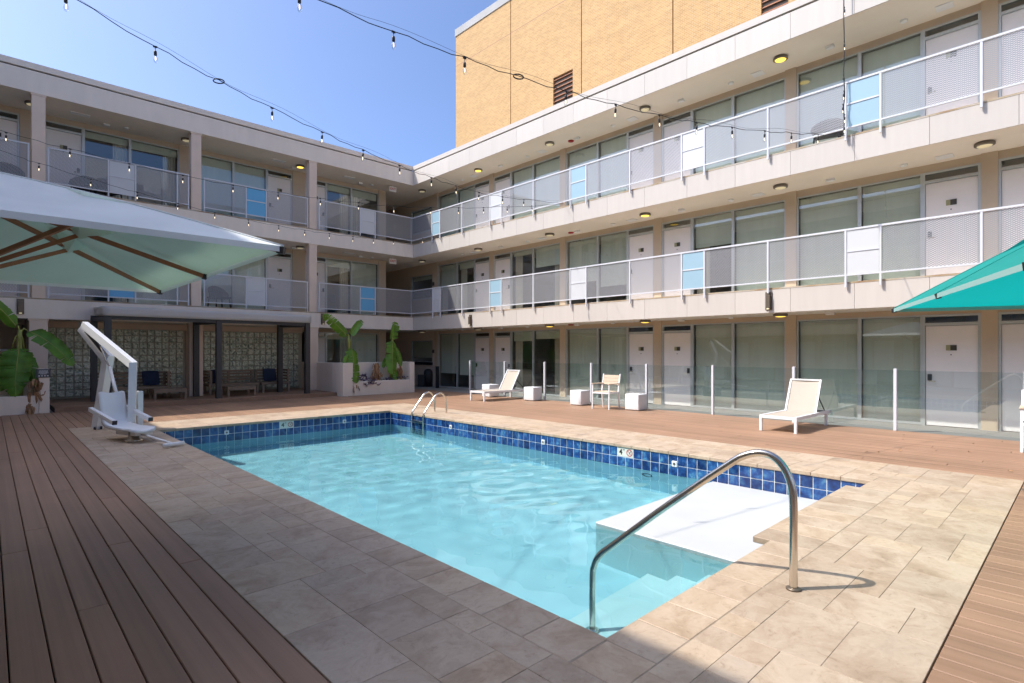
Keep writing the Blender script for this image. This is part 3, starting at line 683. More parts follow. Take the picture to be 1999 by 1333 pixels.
# ---- the sunlit wing (front at X = 12.62, runs along Y)
CX_, CY_ = 12.62, 19.12
wingA = thing('motel_wing', 'long sunlit motel wing with mesh balcony railings behind the glass pool fence', 'building', (CX_, CY_, 0), R(-90))
L = lambda Y: CY_ - Y                                        # world Y -> local x
slabs(wingA, 0.0, L(-9.0), 1.22)
colsY = [19.42, 15.82, 12.21, 8.59, 4.96, 1.33, -2.30, -5.93]
BL = {  # blinds per level for each bay, from the corner towards the camera (order along local x)
 0: [(0.74,0.76),(0.15,0.12),(1,1),(1,1),(1,1),(1,1),(1,1)],
 1: [(0.45,0.12),(0.06,0.30),(0.62,0.72),(0.36,1),(1,1),(1,1),(1,1)],
 2: [(1,1),(1,1),(1,1),(1,1),(1,1),(1,1),(1,1)]}
for lev in range(3):
    z0, z1 = LEV[lev], SOF[lev]
    for c in colsY:
        MB().box(L(c)-0.125, L(c)+0.125, YW-0.06, YW+0.12, z0, z1-0.001).build('pier', MAT['tan'], wingA)
    MB().box(L(19.42)+0.125, L(-5.93)-0.125, YW-0.02, YW+0.1, z0+2.281, z1-0.002).build('header', MAT['tan'], wingA)
    for i in range(7):
        xa, xb = L(colsY[i])+0.126, L(colsY[i+1])-0.126
        bay(wingA, xa, xb, lev, i % 2 == 1, BL[lev][i])
    rooms(wingA, L(19.42), L(-5.93), [L(c) for c in colsY], lev)
    # the wall that goes on past the corner, with a service window
    wz0, wz1 = (z0+1.02, z0+2.0) if lev == 0 else (z0+0.9, z0+1.98)
    wx0, wx1 = L(21.42), L(19.74)
    b = MB(); b.box(L(24.4), wx0, YW-0.02, YW+0.1, z0, z1-0.001); b.box(wx1, L(19.42)-0.126, YW-0.02, YW+0.1, z0, z1-0.001)
    b.box(wx0, wx1, YW-0.02, YW+0.1, z0, wz0); b.box(wx0, wx1, YW-0.02, YW+0.1, wz1, z1-0.001); b.build('wall', MAT['tan'] if lev else MAT['column'], wingA)
    f = frame_mb(wx0, wx1, wz0, wz1, YW+0.02, 0.05).build('service_window', MAT['alu'], wingA)
    place('pane', unit_pane, f, (wx0+0.05, YW+0.03, wz0+0.05), None, (wx1-wx0-0.1, 1, wz1-wz0-0.1))
    MB().box(wx0+0.05, wx1-0.05, YW+0.10, YW+0.11, wz1-0.05-(wz1-wz0)*(0.72 if lev == 0 else 0.14), wz1-0.05).build('blind', MAT['blind'], f)
    if lev == 0: MB().cbox(wx0-0.02, wx1+0.02, YW-0.10, YW+0.0, wz0-0.09, wz0+0.03, 0.005).build('counter', MAT['dark'], wingA)
    MB().box(wx0-2.8, wx1+0.2, YW+0.9, YW+0.92, z0, z1-0.001).build('service_room', MAT['dark'], wingA)
    MB().cbox(L(19.42)-0.30, L(19.42)-0.16, YW-0.05, YW-0.021, z0+1.45, z0+1.60, 0.004).build('room_sign', MAT['bronze'], wingA)
    # passage end
    MB().box(L(24.5), L(24.4), -1.2, YW+0.1, z0, z1-0.001).build('passage_wall', MAT['column'], wingA)
    MB().cbox(L(24.4)+0.0, L(24.4)+0.03, 0.35, 1.2, z0+0.01, z0+2.05, 0.004).build('passage_door', MAT['door'], wingA)
    if lev > 0: MB().box(L(24.5), -0.001, 0.001, 7.0, SOF[lev-1]+0.001, LEV[lev]-0.001).build('passage_slab', MAT['soffit'], wingA)
MB().box(L(24.5), -0.001, 0.001, 7.0, SOF[2]+0.001, 8.86).build('passage_roof', MAT['soffit'], wingA)
# railings of the sunlit wing: posts repeat every 3.63 m
pY = lambda k: 1.30 + 3.63*k
for lev in (1, 2):
    for k in range(-2, 5):
        y_hi, y_lo = pY(k+1), pY(k)
        if k == 4: y_hi = 19.12 + 0.055
        s = (L(y_lo+2.10), L(y_lo+1.50))
        if k == 4: s = (L(17.70), L(17.18)) if lev == 2 else (L(17.66), L(17.16))
        col = ('panel_white' if (k % 2 == 0) else 'panel_blue_sunlit') if lev == 1 else ('panel_blue_sunlit' if (k % 2 == 0) else 'panel_white')
        xs = [s[0], s[1], L(y_lo)]
        if k == 4: xs.append(L(y_hi)+0.01)
        railing(wingA, L(y_hi), L(y_lo), lev, s, col, xs=xs)
# ceiling plates, detectors and alarms
for lev in range(3):
    zc = SOF[lev] - 0.012
    for c in (15.82, 12.21, 8.59, 4.96, 1.33):
        MB().cbox(L(c)-0.78, L(c)-0.50, 0.92, 1.16, zc-0.006, zc+0.013, 0.004).build('access_plate', MAT['white'], wingA)
        MB().lathe([(0.05,-0.035),(0.065,-0.02),(0.065,0.012)], (L(c)-1.3, 1.0, zc), 14).build('smoke_detector', MAT['white'], wingA)
        MB().cbox(L(c)+0.9, L(c)+1.06, 0.9, 1.0, zc-0.05, zc+0.013, 0.006).build('emergency_light', MAT['white'], wingA)
    MB().lathe([(0.05,-0.03),(0.09,-0.02),(0.09,0.012)], (L(11.55), 1.02, zc), 14).build('fire_alarm', MAT['red'], wingA)

# ---- the shaded wing (front at Y = 19.12, runs along X)
wingB = thing('motel_wing', 'shaded motel wing with square columns behind the pergola and banana plants', 'building', (0, CY_, 0), 0)
slabs(wingB, -3.15, CX_ , None, 7.0, -9.6)  # slabs and roof extended unseen past the wing's end to block a sun leak
YB = 1.60
colX = [-2.74, 0.98, 4.70, 8.43]
for lev in range(3):
    z0, z1 = LEV[lev], SOF[lev]
    for c in colX:
        w = 0.14 if lev else 0.19
        b = MB(); b.cbox(c-w, c+w, 0.02, 0.30, z0, z1-0.06, 0.006); b.box(c-w-0.02, c+w+0.02, 0.012, 0.32, z1-0.06, z1-0.013); b.build('column', MAT['column'], wingB)
    piers = [(-3.0,-2.6),(0.66,1.14),(4.57,4.94),(8.31,8.78),(11.95,12.28)]
    for (a, c) in piers:
        if lev == 0 and c < 9.0: continue
        MB().box(a, c, YB-0.06, YB+0.12, z0, z1-0.001).build('pier', MAT['tan'], wingB)
    MB().box(-2.6, 12.28, YB-0.02, YB+0.1, z0+2.281, z1-0.002).build('header', MAT['tan'], wingB)
    cfg = {2: ((0.08,0.1),(1,1),(0.1,0.12)), 1: ((0.3,1.0),(1,1),(0.12,1)), 0: (None, None, (0.10,1))}[lev]
    if lev:
        bay(wingB, -2.6, 0.655, lev, False, (0.5, 1), YB); bay(wingB, 1.145, 4.565, lev, True, cfg[0], YB); bay(wingB, 4.945, 8.305, lev, False, cfg[1], YB)
    bay(wingB, 8.785, 11.945, lev, True, cfg[2], YB, 0.86)
    rooms(wingB, -2.6, 12.28, [-2.6, 0.9, 4.75, 8.55, 12.2], lev, 3.2, YB)
    # side wall of the passage
    MB().box(12.18, 12.279, YB+0.121, 5.3, z0, z1-0.001).build('passage_wall', MAT['column'], wingB)
for lev in (1, 2):
    A_ = ('panel_white', 'panel_blue_shaded', 'panel_white') if lev == 2 else ('panel_blue_shaded', 'panel_white', 'panel_blue_shaded')
    railing(wingB, -2.5, 0.80, lev, None, 'panel_white', 0.02, False, [-2.48, -1.0, 0.78])
    railing(wingB, 1.16, 4.50, lev, (2.48, 3.12), A_[0], 0.02, False, [1.18, 2.48, 3.12, 4.18, 4.48])
    railing(wingB, 4.90, 8.24, lev, (6.16, 6.80), A_[1], 0.02, False, [4.92, 6.16, 6.80, 8.22])
    railing(wingB, 8.60, CX_-0.055, lev, (10.22, 10.86), A_[2], -0.055, False, [8.62, 10.22, 10.86])
for lev in (1, 2):
    zc = SOF[lev] - 0.012
    for c in (1.3, 6.9, 9.6):
        MB().cbox(c+0.4, c+0.85, 0.75, 0.95, zc-0.006, zc+0.013, 0.004).build('access_plate', MAT['white'], wingB)
        MB().cbox(c+1.2, c+1.36, 1.1, 1.2, zc-0.05, zc+0.013, 0.006).build('emergency_light', MAT['white'], wingB)
        MB().lathe([(0.05,-0.03),(0.075,-0.02),(0.075,0.012)], (c+1.75, 1.1, zc), 14).build('smoke_detector', MAT['white'], wingB)
# glass block wall under the shaded wing
gw = MB(); z0 = 0.02; gx0, gx1 = 1.24, 8.66; gy = 1.58
PB = 0.203
pil = [(4.76, 5.26)]                                         # plastered strip between the two block fields
gw.box(gx0-0.3, gx1+0.02, gy+0.03, gy+0.14, 0, SOF[0]-0.002)
gblock = gw.build('glass_block_wall', MAT['block_mortar'], wingB)
bmesh_block = MB().cbox(-0.089, 0.089, -0.050, 0.03, -0.089, 0.089, 0.014).mesh('glass_block', MAT['block'])
cols_ = []
x = gx0 + PB/2
while x + PB/2 <= gx1:
    if not (pil[0][0] - PB/2 < x < pil[0][1] + PB/2): cols_.append(x)
    x += PB
cnt = 0; extra = MB()
for j in range(9, -1, -1):
    for x in cols_:
        z = 0.155 + PB*(j+0.5)
        if cnt < 300:
            place('glass_block', bmesh_block, gblock, (x, gy+0.03, z)); cnt += 1
        else: extra.cbox(x-0.089, x+0.089, gy-0.02, gy+0.06, z-0.089, z+0.089, 0.014)
if extra.v: tag(extra.build('glass_blocks_behind_sofas', MAT['block'], gblock), kind='stuff')
MB().box(gx0-0.3, gx1+0.02, gy-0.03, gy+0.028, 0.155+PB*10+0.004, SOF[0]-0.002).build('lintel', MAT['column'], wingB)
MB().box(pil[0][0]+0.02, pil[0][1]-0.02, gy-0.06, gy+0.028, 0, 0.155+PB*10+0.003).build('pilaster', MAT['column'], wingB)
# lobby left of the block wall
MB().box(-2.6, 0.75, 3.2, 3.3, -0.03, SOF[0]-0.002).build('lobby_wall', MAT['column'], wingB)
MB().cbox(-1.2, 0.85, 1.9, 2.5, -0.02, 1.0, 0.01).build('lobby_counter', MAT['white'], wingB)
MB().cbox(-1.2, 0.85, 1.5, 1.8, 1.50, 1.56, 0.006).build('lobby_shelf', MAT['white'], wingB)
MB().box(0.76, 0.93, 0.31, 3.2, -0.03, SOF[0]-0.002).build('lobby_side_wall', MAT['bronze'], wingB)

# ---- the wing behind and beside the camera: it shades the near deck and shows in the windows
wingC = thing('motel_wing', 'motel wing on the camera side whose roof shades the near deck', 'building', (-3.15, 0, 0), R(90))
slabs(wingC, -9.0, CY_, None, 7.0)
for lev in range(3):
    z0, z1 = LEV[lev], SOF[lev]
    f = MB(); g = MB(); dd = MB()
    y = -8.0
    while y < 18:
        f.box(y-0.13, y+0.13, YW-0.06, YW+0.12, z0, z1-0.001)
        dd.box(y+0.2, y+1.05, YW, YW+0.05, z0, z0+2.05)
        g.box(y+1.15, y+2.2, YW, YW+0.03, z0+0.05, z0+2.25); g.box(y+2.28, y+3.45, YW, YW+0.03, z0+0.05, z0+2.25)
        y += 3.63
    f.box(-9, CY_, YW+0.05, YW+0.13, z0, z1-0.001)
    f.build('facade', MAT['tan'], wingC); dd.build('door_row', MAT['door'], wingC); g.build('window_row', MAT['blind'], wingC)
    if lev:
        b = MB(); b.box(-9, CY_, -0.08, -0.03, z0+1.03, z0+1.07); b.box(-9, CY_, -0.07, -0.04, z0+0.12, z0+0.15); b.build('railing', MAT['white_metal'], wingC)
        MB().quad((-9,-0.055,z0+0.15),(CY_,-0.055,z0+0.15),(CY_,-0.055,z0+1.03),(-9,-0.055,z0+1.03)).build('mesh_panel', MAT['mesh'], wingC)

# ---- brick tower behind the sunlit wing
tower = thing('brick_tower', 'tall windowless buff brick tower rising behind the sunlit wing', 'building', (24, 0, 0), 0)
TZ = 24.25; TY = 30.93
joints = [TY, 25.30, 19.56, 13.9, 8.2, 2.5, -4.0]
for a, b in zip(joints[:-1], joints[1:]):
    # panels with a recessed control joint between them and openings for the louvres
    holes = []
    if a == 25.30: holes = [(20.19, 21.67, 14.0, 17.5)]
    if a == 13.9: holes = [(8.6, 9.7, 14.6, 18.1)]
    y0, y1 = b+0.03, a-0.03 if a != TY else a
    if not holes: MB().box(0, 0.35, y0, y1, 0, TZ-0.5).build('brick_panel', MAT['brick'], tower)
    else:
        h0, h1, q0, q1 = holes[0]; p = MB()
        p.box(0, 0.35, y0, h0, 0, TZ-0.5); p.box(0, 0.35, h1, y1, 0, TZ-0.5); p.box(0, 0.35, h0, h1, 0, q0); p.box(0, 0.35, h0, h1, q1, TZ-0.5); p.build('brick_panel', MAT['brick'], tower)
        v_ = MB().box(0.18, 0.2, h0, h1, q0, q1).build('louvre', MAT['dark'], tower); n = 14
        for k in range(n):
            zz = q0 + (q1-q0)*(k+0.5)/n; MB().add([(0.02,h0,zz-0.06),(0.02,h1,zz-0.06),(0.15,h1,zz+0.06),(0.15,h0,zz+0.06),(0.02,h0,zz-0.035),(0.02,h1,zz-0.035),(0.15,h1,zz+0.085),(0.15,h0,zz+0.085)], [(0,1,2,3),(7,6,5,4),(0,4,5,1),(1,5,6,2),(2,6,7,3),(3,7,4,0)]).build('slat', MAT['rib'], v_)
MB().box(0.12, 20, -4.0, TY-0.002, 0, TZ-0.52).build('core', MAT['bronze'], tower)
MB().box(0.02, 20.02, TY-0.35, TY-0.001, 0, TZ-0.5).build('end_wall', MAT['brick'], tower)
MB().box(-0.003, 20.05, -4.0, TY+0.004, TZ-2.62, TZ-2.59).build('movement_joint', MAT['rib'], tower)
MB().box(-0.05, 20.1, -4.0, TY+0.05, TZ-0.5, TZ).build('coping', MAT['roofing'], tower)
# ---- pale block across the street, seen only as a reflection in the windows
blk = thing('apartment_block', 'pale apartment block across the street reflected in the upper windows', 'building', (6, -46, 0), 0)
MB().box(-14, 14, -10, 0, 0, 26).build('wall', MAT['tower_white'], blk)
wm_ = MB().box(-0.7, 0.7, -0.02, 0.06, -0.9, 0.9).mesh('window', MAT['dark'])
for fl in range(7):
    for cx in range(8): place('window', wm_, blk, (-12+cx*3.4, 0, 3+fl*3.3))
# ------------------------------------------------------------------ ceiling and wall lamps
rim_mesh = MB().lathe([(0.145,0.0),(0.155,-0.02),(0.155,-0.055),(0.122,-0.068),(0.122,-0.05),(0.001,-0.055)], (0,0,0), 24).mesh('rim', MAT['lamp_rim'], True)
dif = {k: MB().lathe([(0.121,-0.052),(0.11,-0.07),(0.06,-0.078),(0.001,-0.08)], (0,0,0), 24).mesh('diffuser', MAT[k], True) for k in ('lamp_on', 'lamp_half')}
rank = ['deep in the corner', 'next to the corner', 'second out from the corner', 'midway along', 'fourth out from the corner', 'nearest the camera end']
lv = ['ground-floor soffit', 'second-floor ceiling', 'top-floor ceiling']
def ceil_lamp(loc, lit, label):
    t = thing('ceiling_light', label, 'ceiling light', loc, 0, 'round ceiling lights of the walkways')
    place('rim', rim_mesh, t); place('diffuser', dif['lamp_on' if lit else 'lamp_half'], t)
litset = {(2,1),(2,4),(1,3),(0,4),(0,3),(0,5),(0,2)}
for lev in range(3):
    for i, Y in enumerate((19.43, 15.76, 12.15, 8.55, 4.93, 1.33)):
        ceil_lamp((13.28, Y, SOF[lev]-0.001), (lev, i) in litset, '%s round lamp, %s, sunlit wing, %s' % ('glowing yellow' if (lev, i) in litset else 'dim cream', lv[lev], rank[i]))
for lev in (1, 2):
    for X, w in ((0.88, 'beside the leftmost column'), (4.62, 'beside the middle column'), (8.30, 'beside the column nearest the corner')):
        on = lev == 2 and X > 8
        ceil_lamp((X, 19.95, SOF[lev]-0.001), on, '%s round lamp, %s, shaded wing, %s' % ('glowing yellow' if on else 'dim cream', lv[lev], w))
def sconce(loc, rz, label):
    t = thing('wall_sconce', label, 'wall lamp', loc, rz, 'bronze wall lamps on the balcony edge')
    MB().cbox(-0.075, 0.075, -0.02, 0.0, -0.20, 0.20, 0.004).build('back_plate', MAT['bronze'], t)
    MB().cbox(-0.05, 0.05, -0.085, -0.021, -0.16, 0.13, 0.008).build('body', MAT['bronze'], t)
    MB().lathe([(0.03,-0.03),(0.03,0.0)], (0,-0.055,-0.161), 12).build('lens', MAT['lamp_half'], t)
sconce((12.618, 15.40, 2.62), R(-90), 'bronze box wall lamp on the sunlit balcony edge close to the corner')
sconce((12.618, 4.93, 2.62), R(-90), 'bronze box wall lamp on the sunlit balcony edge above the near lounger')
sconce((0.62, 19.118, 2.66), 0, 'bronze box wall lamp above the banana plant at the far left')
sconce((8.78, 19.118, 2.66), 0, 'bronze box wall lamp behind the tall banana leaf near the corner')
def exit_sign(loc, label):
    t = thing('exit_sign', label, 'exit sign', loc, 0, 'exit signs at the passage')
    MB().cbox(-0.16, 0.16, -0.04, 0.04, -0.24, -0.03, 0.008).box(-0.03, 0.03, -0.02, 0.02, -0.031, 0.01).build('housing', MAT['white'], t)
    text('lettering', 'EXIT', 0.13, MAT['exit_red'], t, (0, -0.043, -0.135), (R(90), 0, 0))
exit_sign((12.05, 19.75, SOF[2]-0.01), 'white exit sign with red letters hanging from the top-floor ceiling by the passage')
exit_sign((12.05, 19.75, SOF[1]-0.01), 'white exit sign with red letters hanging from the second-floor ceiling by the passage')

# ------------------------------------------------------------------ glass fence
fence = thing('glass_fence', 'frameless glass fence with slim grey posts along the sunlit walkway', 'fence', (12.45, 8, 0), 0)
fy = [15.22-1.812*k for k in range(11)]
pm_ = MB().cbox(-0.032, 0.032, -0.026, 0.026, 0.0, 1.17, 0.003).mesh('post', MAT['white_metal'])
for y in fy: place('post', pm_, fence, (0, y-8, 0.0))
for a, b in zip(fy[:-1], fy[1:]):
    MB().box(-0.005, 0.005, b-8+0.03, a-8-0.03, 0.06, 1.14).build('glass_panel', MAT['fence_glass'], fence)

# ------------------------------------------------------------------ white cubes
cube_mesh = None
bm = bmesh.new(); bmesh.ops.create_cube(bm, size=0.40); bmesh.ops.bevel(bm, geom=bm.edges[:], offset=0.022, segments=3, affect='EDGES', profile=0.6)
me = bpy.data.meshes.new('cube_stool'); bm.to_mesh(me); bm.free(); me.materials.append(MAT['white_plastic']); me.polygons.foreach_set('use_smooth', [True]*len(me.polygons)); cube_mesh = me
foot_mesh = MB().box(-0.17, 0.17, -0.17, 0.17, 0, 0.012).mesh('foot', MAT['dark'])
for (x, y, lab) in ((12.0, 13.62, 'white cube side table behind the far lounger'), (12.05, 11.72, 'white cube side table just right of the far lounger'),
                    (12.0, 9.83, 'white cube side table left of the armchair with wooden slats'), (12.0, 8.0, 'white cube side table right of the armchair with wooden slats')):
    t = thing('cube_table', lab, 'side table', (x, y, 0), random.uniform(-0.06, 0.06), 'white cube tables along the fence')
    o = place('body', cube_mesh, t, (0, 0, 0.212)); place('foot', foot_mesh, t)

# ------------------------------------------------------------------ sun loungers (local: x from foot to head)
def lounger(loc, rz, label, tilt):
    t = thing('sun_lounger', label, 'sun lounger', loc, rz, 'white sun loungers beside the pool')
    W = 0.31; Lh = 1.93; zs = 0.30
    f = MB()
    for s in (-1, 1): f.box(0.0, Lh, s*W-0.022, s*W+0.022, zs-0.06, zs)
    f.box(0.0, 0.045, -W+0.023, W-0.023, zs-0.055, zs-0.005); f.box(Lh-0.045, Lh, -W+0.023, W-0.023, zs-0.055, zs-0.005)
    f.box(1.12, 1.155, -W+0.023, W-0.023, zs-0.05, zs-0.015); f.build('frame', MAT['white'], t)
    for x in (0.024, Lh-0.24):
        for s in (-1, 1): MB().cbox(x-0.024, x+0.024, s*W-0.0235, s*W+0.0235, 0, zs-0.061, 0.003).build('leg', MAT['white'], t)
    MB().grid(lambda u, v: (0.046+u*1.08, (-W+0.02)+v*(2*W-0.04), zs-0.008-0.022*math.sin(math.pi*v)*math.sin(math.pi*u)), 12, 6).build('seat_sling', MAT['sling'], t, True)
    c, s_ = math.cos(tilt), math.sin(tilt); bl = 0.70; x0, z0 = 1.17, zs-0.01
    b = MB()
    for s in (-1, 1): b.bar((x0, s*(W-0.03), z0), (x0+bl*c, s*(W-0.03), z0+bl*s_), 0.03, 0.03)
    b.bar((x0+bl*c, -W+0.016, z0+bl*s_), (x0+bl*c, W-0.016, z0+bl*s_), 0.03, 0.03); b.build('backrest_frame', MAT['white'], t)
    MB().grid(lambda u, v: (x0+bl*u*c+0.02*math.sin(math.pi*v), (-W+0.042)+v*(2*W-0.084), z0+bl*u*s_-0.01), 8, 6).build('back_sling', MAT['sling'], t, True)
    q = MB()
    for s in (-1, 1): q.bar((x0+bl*c*0.55, s*(W-0.05), z0+bl*s_*0.55), (x0+0.62, s*(W-0.05), zs-0.03), 0.014, 0.022)
    q.bar((x0+0.62, -W+0.023, zs-0.03), (x0+0.62, W-0.023, zs-0.03), 0.02, 0.02); q.build('support_strut', MAT['dark'], t)
    return t
lounger((10.59, 3.985, 0), 0.0, 'white sun lounger with cream sling standing alone, nearer the camera than the cubes', R(64))
lounger((10.68, 12.73, 0), 0.0, 'white sun lounger with cream sling at the far end between two white cubes', R(59))

# ------------------------------------------------------------------ armchair with slats (local: x towards the back)
def armchair(loc, rz, label):
    t = thing('armchair', label, 'chair', loc, rz, 'white armchairs with wooden slats')
    hw = 0.255
    for s in (-1, 1):
        MB().bar((0, s*hw, 0), (0.01, s*hw, 0.64), 0.03, 0.03, (1,0,0)).build('leg', MAT['white'], t)
        MB().bar((0.50, s*hw, 0), (0.43, s*hw, 0.42), 0.03, 0.03, (1,0,0)).bar((0.43, s*hw, 0.42), (0.53, s*hw, 0.90), 0.03, 0.028, (1,0,0)).build('leg', MAT['white'], t)
        MB().cbox(-0.02, 0.46, s*hw-0.026, s*hw+0.026, 0.641, 0.665, 0.004).build('armrest', MAT['slat_beige'], t)
    f = MB()
    for s in (-1, 1): f.box(0.02, 0.42, s*(hw-0.001)-0.013, s*(hw-0.001)+0.013, 0.40, 0.44)
    f.box(-0.013, 0.013, -hw+0.016, hw-0.016, 0.40, 0.44); f.box(0.42, 0.446, -hw+0.016, hw-0.016, 0.40, 0.44); f.build('seat_frame', MAT['white'], t)
    for k in range(5): MB().cbox(0.022+k*0.08, 0.095+k*0.08, -hw+0.014, hw-0.014, 0.441, 0.459, 0.003).build('seat_slat', MAT['slat_beige'], t)
    for k in range(3):
        z = 0.66+0.085*k; x = 0.43+(z-0.42)/0.48*0.10
        MB().add([(x-0.012,-hw+0.017,z-0.038),(x-0.012,hw-0.017,z-0.038),(x+0.004,hw-0.017,z+0.04),(x+0.004,-hw+0.017,z+0.04),(x+0.006,-hw+0.017,z-0.038),(x+0.006,hw-0.017,z-0.038),(x+0.022,hw-0.017,z+0.04),(x+0.022,-hw+0.017,z+0.04)],
                 [(0,3,2,1),(4,5,6,7),(0,1,5,4),(1,2,6,5),(2,3,7,6),(3,0,4,7)]).build('back_slat', MAT['slat_beige'], t)
armchair((11.48, 8.72, 0), R(3), 'white metal armchair with beige slats between two white cubes')
armchair((11.12, 0.44, 0), R(2), 'white armchair cut off by the right edge of the picture below the teal parasol')

# ------------------------------------------------------------------ stainless handrail and ladder
def smooth(pts, n=6):
    out = []; P = [Vector(p) for p in pts]
    for i in range(len(P)-1):
        p0 = P[max(i-1,0)]; p1 = P[i]; p2 = P[i+1]; p3 = P[min(i+2,len(P)-1)]
        for k in range(n):
            t = k/n; out.append(0.5*((2*p1)+(p2-p0)*t+(2*p0-5*p1+4*p2-p3)*t*t+(3*p1-p0-3*p2+p3)*t**3))
    out.append(P[-1]); return out
hr = thing('pool_handrail', 'polished steel handrail leading down into the near pool corner', 'handrail', (3.678, 1.287, 0), 0)
pts = [(3.678,1.287,-0.02),(3.678,1.287,0.30),(3.677,1.289,0.58),(3.671,1.320,0.72),(3.660,1.385,0.81),(3.645,1.470,0.838),(3.626,1.570,0.812),(3.605,1.685,0.730),(3.528,2.100,0.383),(3.455,2.492,0.035),(3.432,2.612,-0.075),(3.422,2.664,-0.175),(3.420,2.678,-0.32),(3.420,2.680,-1.07)]
o = MB().tube([Vector(p)-Vector((3.678,1.287,0)) for p in smooth(pts, 5)], 0.0245, 14).build('rail', MAT['steel'], hr, True)
MB().lathe([(0.055,-1.075),(0.055,-1.06),(0.03,-1.045)], (3.420-3.678, 2.680-1.287, 0), 18).build('flange', MAT['steel'], hr, True)
MB().lathe([(0.045,0.0),(0.045,0.008),(0.028,0.014)], (0,0,0), 18).build('deck_flange', MAT['bronze'], hr, True)
ld = thing('pool_ladder', 'polished steel pool ladder at the far right corner of the pool', 'ladder', (8.06, 11.0, 0), 0)
for dy in (0.24, -0.24):
    pp = [(0,dy,-0.02),(0,dy,0.22),(-0.03,dy,0.36),(-0.10,dy,0.455),(-0.19,dy,0.49),(-0.29,dy,0.462),(-0.37,dy,0.385),(-0.62,dy,0.085),(-0.67,dy,-0.01),(-0.68,dy,-0.12),(-0.68,dy,-0.95)]
    MB().tube(smooth(pp, 4), 0.022, 10).build('rail', MAT['steel'], ld, True)
for z in (-0.15, -0.42, -0.68, -0.94): MB().cbox(-0.72, -0.64, -0.219, 0.219, z-0.012, z+0.012, 0.004).build('tread', MAT['steel'], ld)

# ------------------------------------------------------------------ pool lift
lift = thing('pool_lift', 'white pool lift with moulded seat and folding arm on the near-left paving', 'pool lift', (1.70, 12.0, 0), 0)
o_ = Vector((1.70, 12.0, 0)); V = lambda *p: Vector(p) - o_
WHT = MAT['white_plastic']
def lbar(name, p, q, w, h, mat=None): return MB().bar(V(*p), V(*q), w, h).build(name, mat or WHT, lift)
lbar('mast', (1.533,13.183,0.02), (1.674,12.91,1.42), 0.13, 0.15)
lbar('mast_head', (1.680,12.905,1.34), (1.333,13.374,1.965), 0.12, 0.19)
lbar('lift_arm', (1.325,13.12,2.0), (1.905,11.86,1.245), 0.10, 0.13)
lbar('hanger', (1.899,11.867,1.29), (1.85,11.706,0.20), 0.11, 0.13)
MB().bar(V(1.30,13.41,1.90), V(1.30,13.41,2.06), 0.11, 0.05, (1,0,0)).build('end_cap', MAT['dark'], lift)
MB().bar(V(1.62,12.94,1.50), V(1.40,13.235,1.89), 0.124, 0.06).build('head_slot', MAT['dark'], lift)
MB().tube([V(1.52,12.75,1.62), V(1.656,12.68,1.20), V(1.675,12.45,1.0)], 0.016, 8).build('actuator_rod', MAT['steel'], lift, True)
MB().tube([V(1.656,12.651,1.20), V(1.690,11.95,0.62)], 0.03, 10).build('actuator', WHT, lift, True)
MB().cbox(2.02-1.70, 2.11-1.70, 0.20, 0.32, 0.0, 0.756, 0.006).build('battery_box', MAT['white'], lift)
for dx in (-0.05, 0.05): MB().lathe([(0.03,-0.015),(0.03,0.015)], V(1.533+dx,13.10,0.03), 10, 'x').build('caster', MAT['dark'], lift)
MB().lathe([(0.14,0.0),(0.14,0.02),(0.08,0.05),(0.08,0.16)], V(1.777,11.03,0), 18).build('socket', MAT['steel'], lift, True)
# seat: local frame s (sideways), f (forward)
f_ = Vector((0.24,-0.97,0)).normalized(); s_ = Vector((0.97,0.24,0)).normalized(); c0 = V(1.62,11.70,0.17)
def seatpt(a, b, hgt): return c0 + s_*a + f_*b + Vector((0,0,hgt))
prof = [(-0.16,0.60),(-0.15,0.58),(-0.10,0.42),(-0.05,0.22),(0.02,0.09),(0.14,0.045),(0.40,0.03),(0.75,0.035),(0.95,0.045),(1.03,0.02)]
def seat_fn(u, v):
    k = u*(len(prof)-1); i = min(int(k), len(prof)-2); t = k-i
    b = prof[i][0]*(1-t)+prof[i+1][0]*t; h = prof[i][1]*(1-t)+prof[i+1][1]*t
    w = 0.20*(1-0.35*max(0,(u-0.86)/0.14)**2)*(1-0.22*max(0,(0.12-u)/0.12)**2); a = (v-0.5)*2*w
    return seatpt(a, b, h + 0.03*abs(v-0.5)**2*4)
sb = MB(); sb.grid(seat_fn, 27, 8)
seat = sb.build('seat', WHT, lift, True)
sm = seat.modifiers.new('thickness', 'SOLIDIFY'); sm.thickness = 0.045; sm.offset = -1
MB().add([seatpt(-0.07,-0.128,0.505),seatpt(0.07,-0.128,0.505),seatpt(0.07,-0.118,0.455),seatpt(-0.07,-0.118,0.455)], [(0,1,2,3)]).build('back_slot', MAT['dark'], seat)
for s in (-1, 1):
    MB().bar(seatpt(s*0.27,-0.28,0.33), seatpt(s*0.27,0.62,0.16), 0.065, 0.065).build('armrest', WHT, lift)
    MB().bar(seatpt(s*0.27,0.625,0.159), seatpt(s*0.27,0.645,0.155), 0.067, 0.067).build('arm_cap', MAT['dark'], lift)
    MB().bar(seatpt(s*0.24,-0.14,0.30), seatpt(s*0.27,-0.20,0.315), 0.03, 0.03).build('arm_bracket', WHT, lift)
MB().bar(seatpt(0.05,0.2,-0.05), seatpt(0.05,0.9,-0.03), 0.26, 0.07).build('seat_base', WHT, lift)
MB().tube([seatpt(0.02,0.85,-0.04), seatpt(0.06,1.88,-0.13)], 0.02, 8).build('footrest_pole', WHT, lift, True)
MB().tube([seatpt(-0.12,1.90,-0.125), seatpt(0.20,1.86,-0.125)], 0.032, 8).build('footrest', WHT, lift, True)

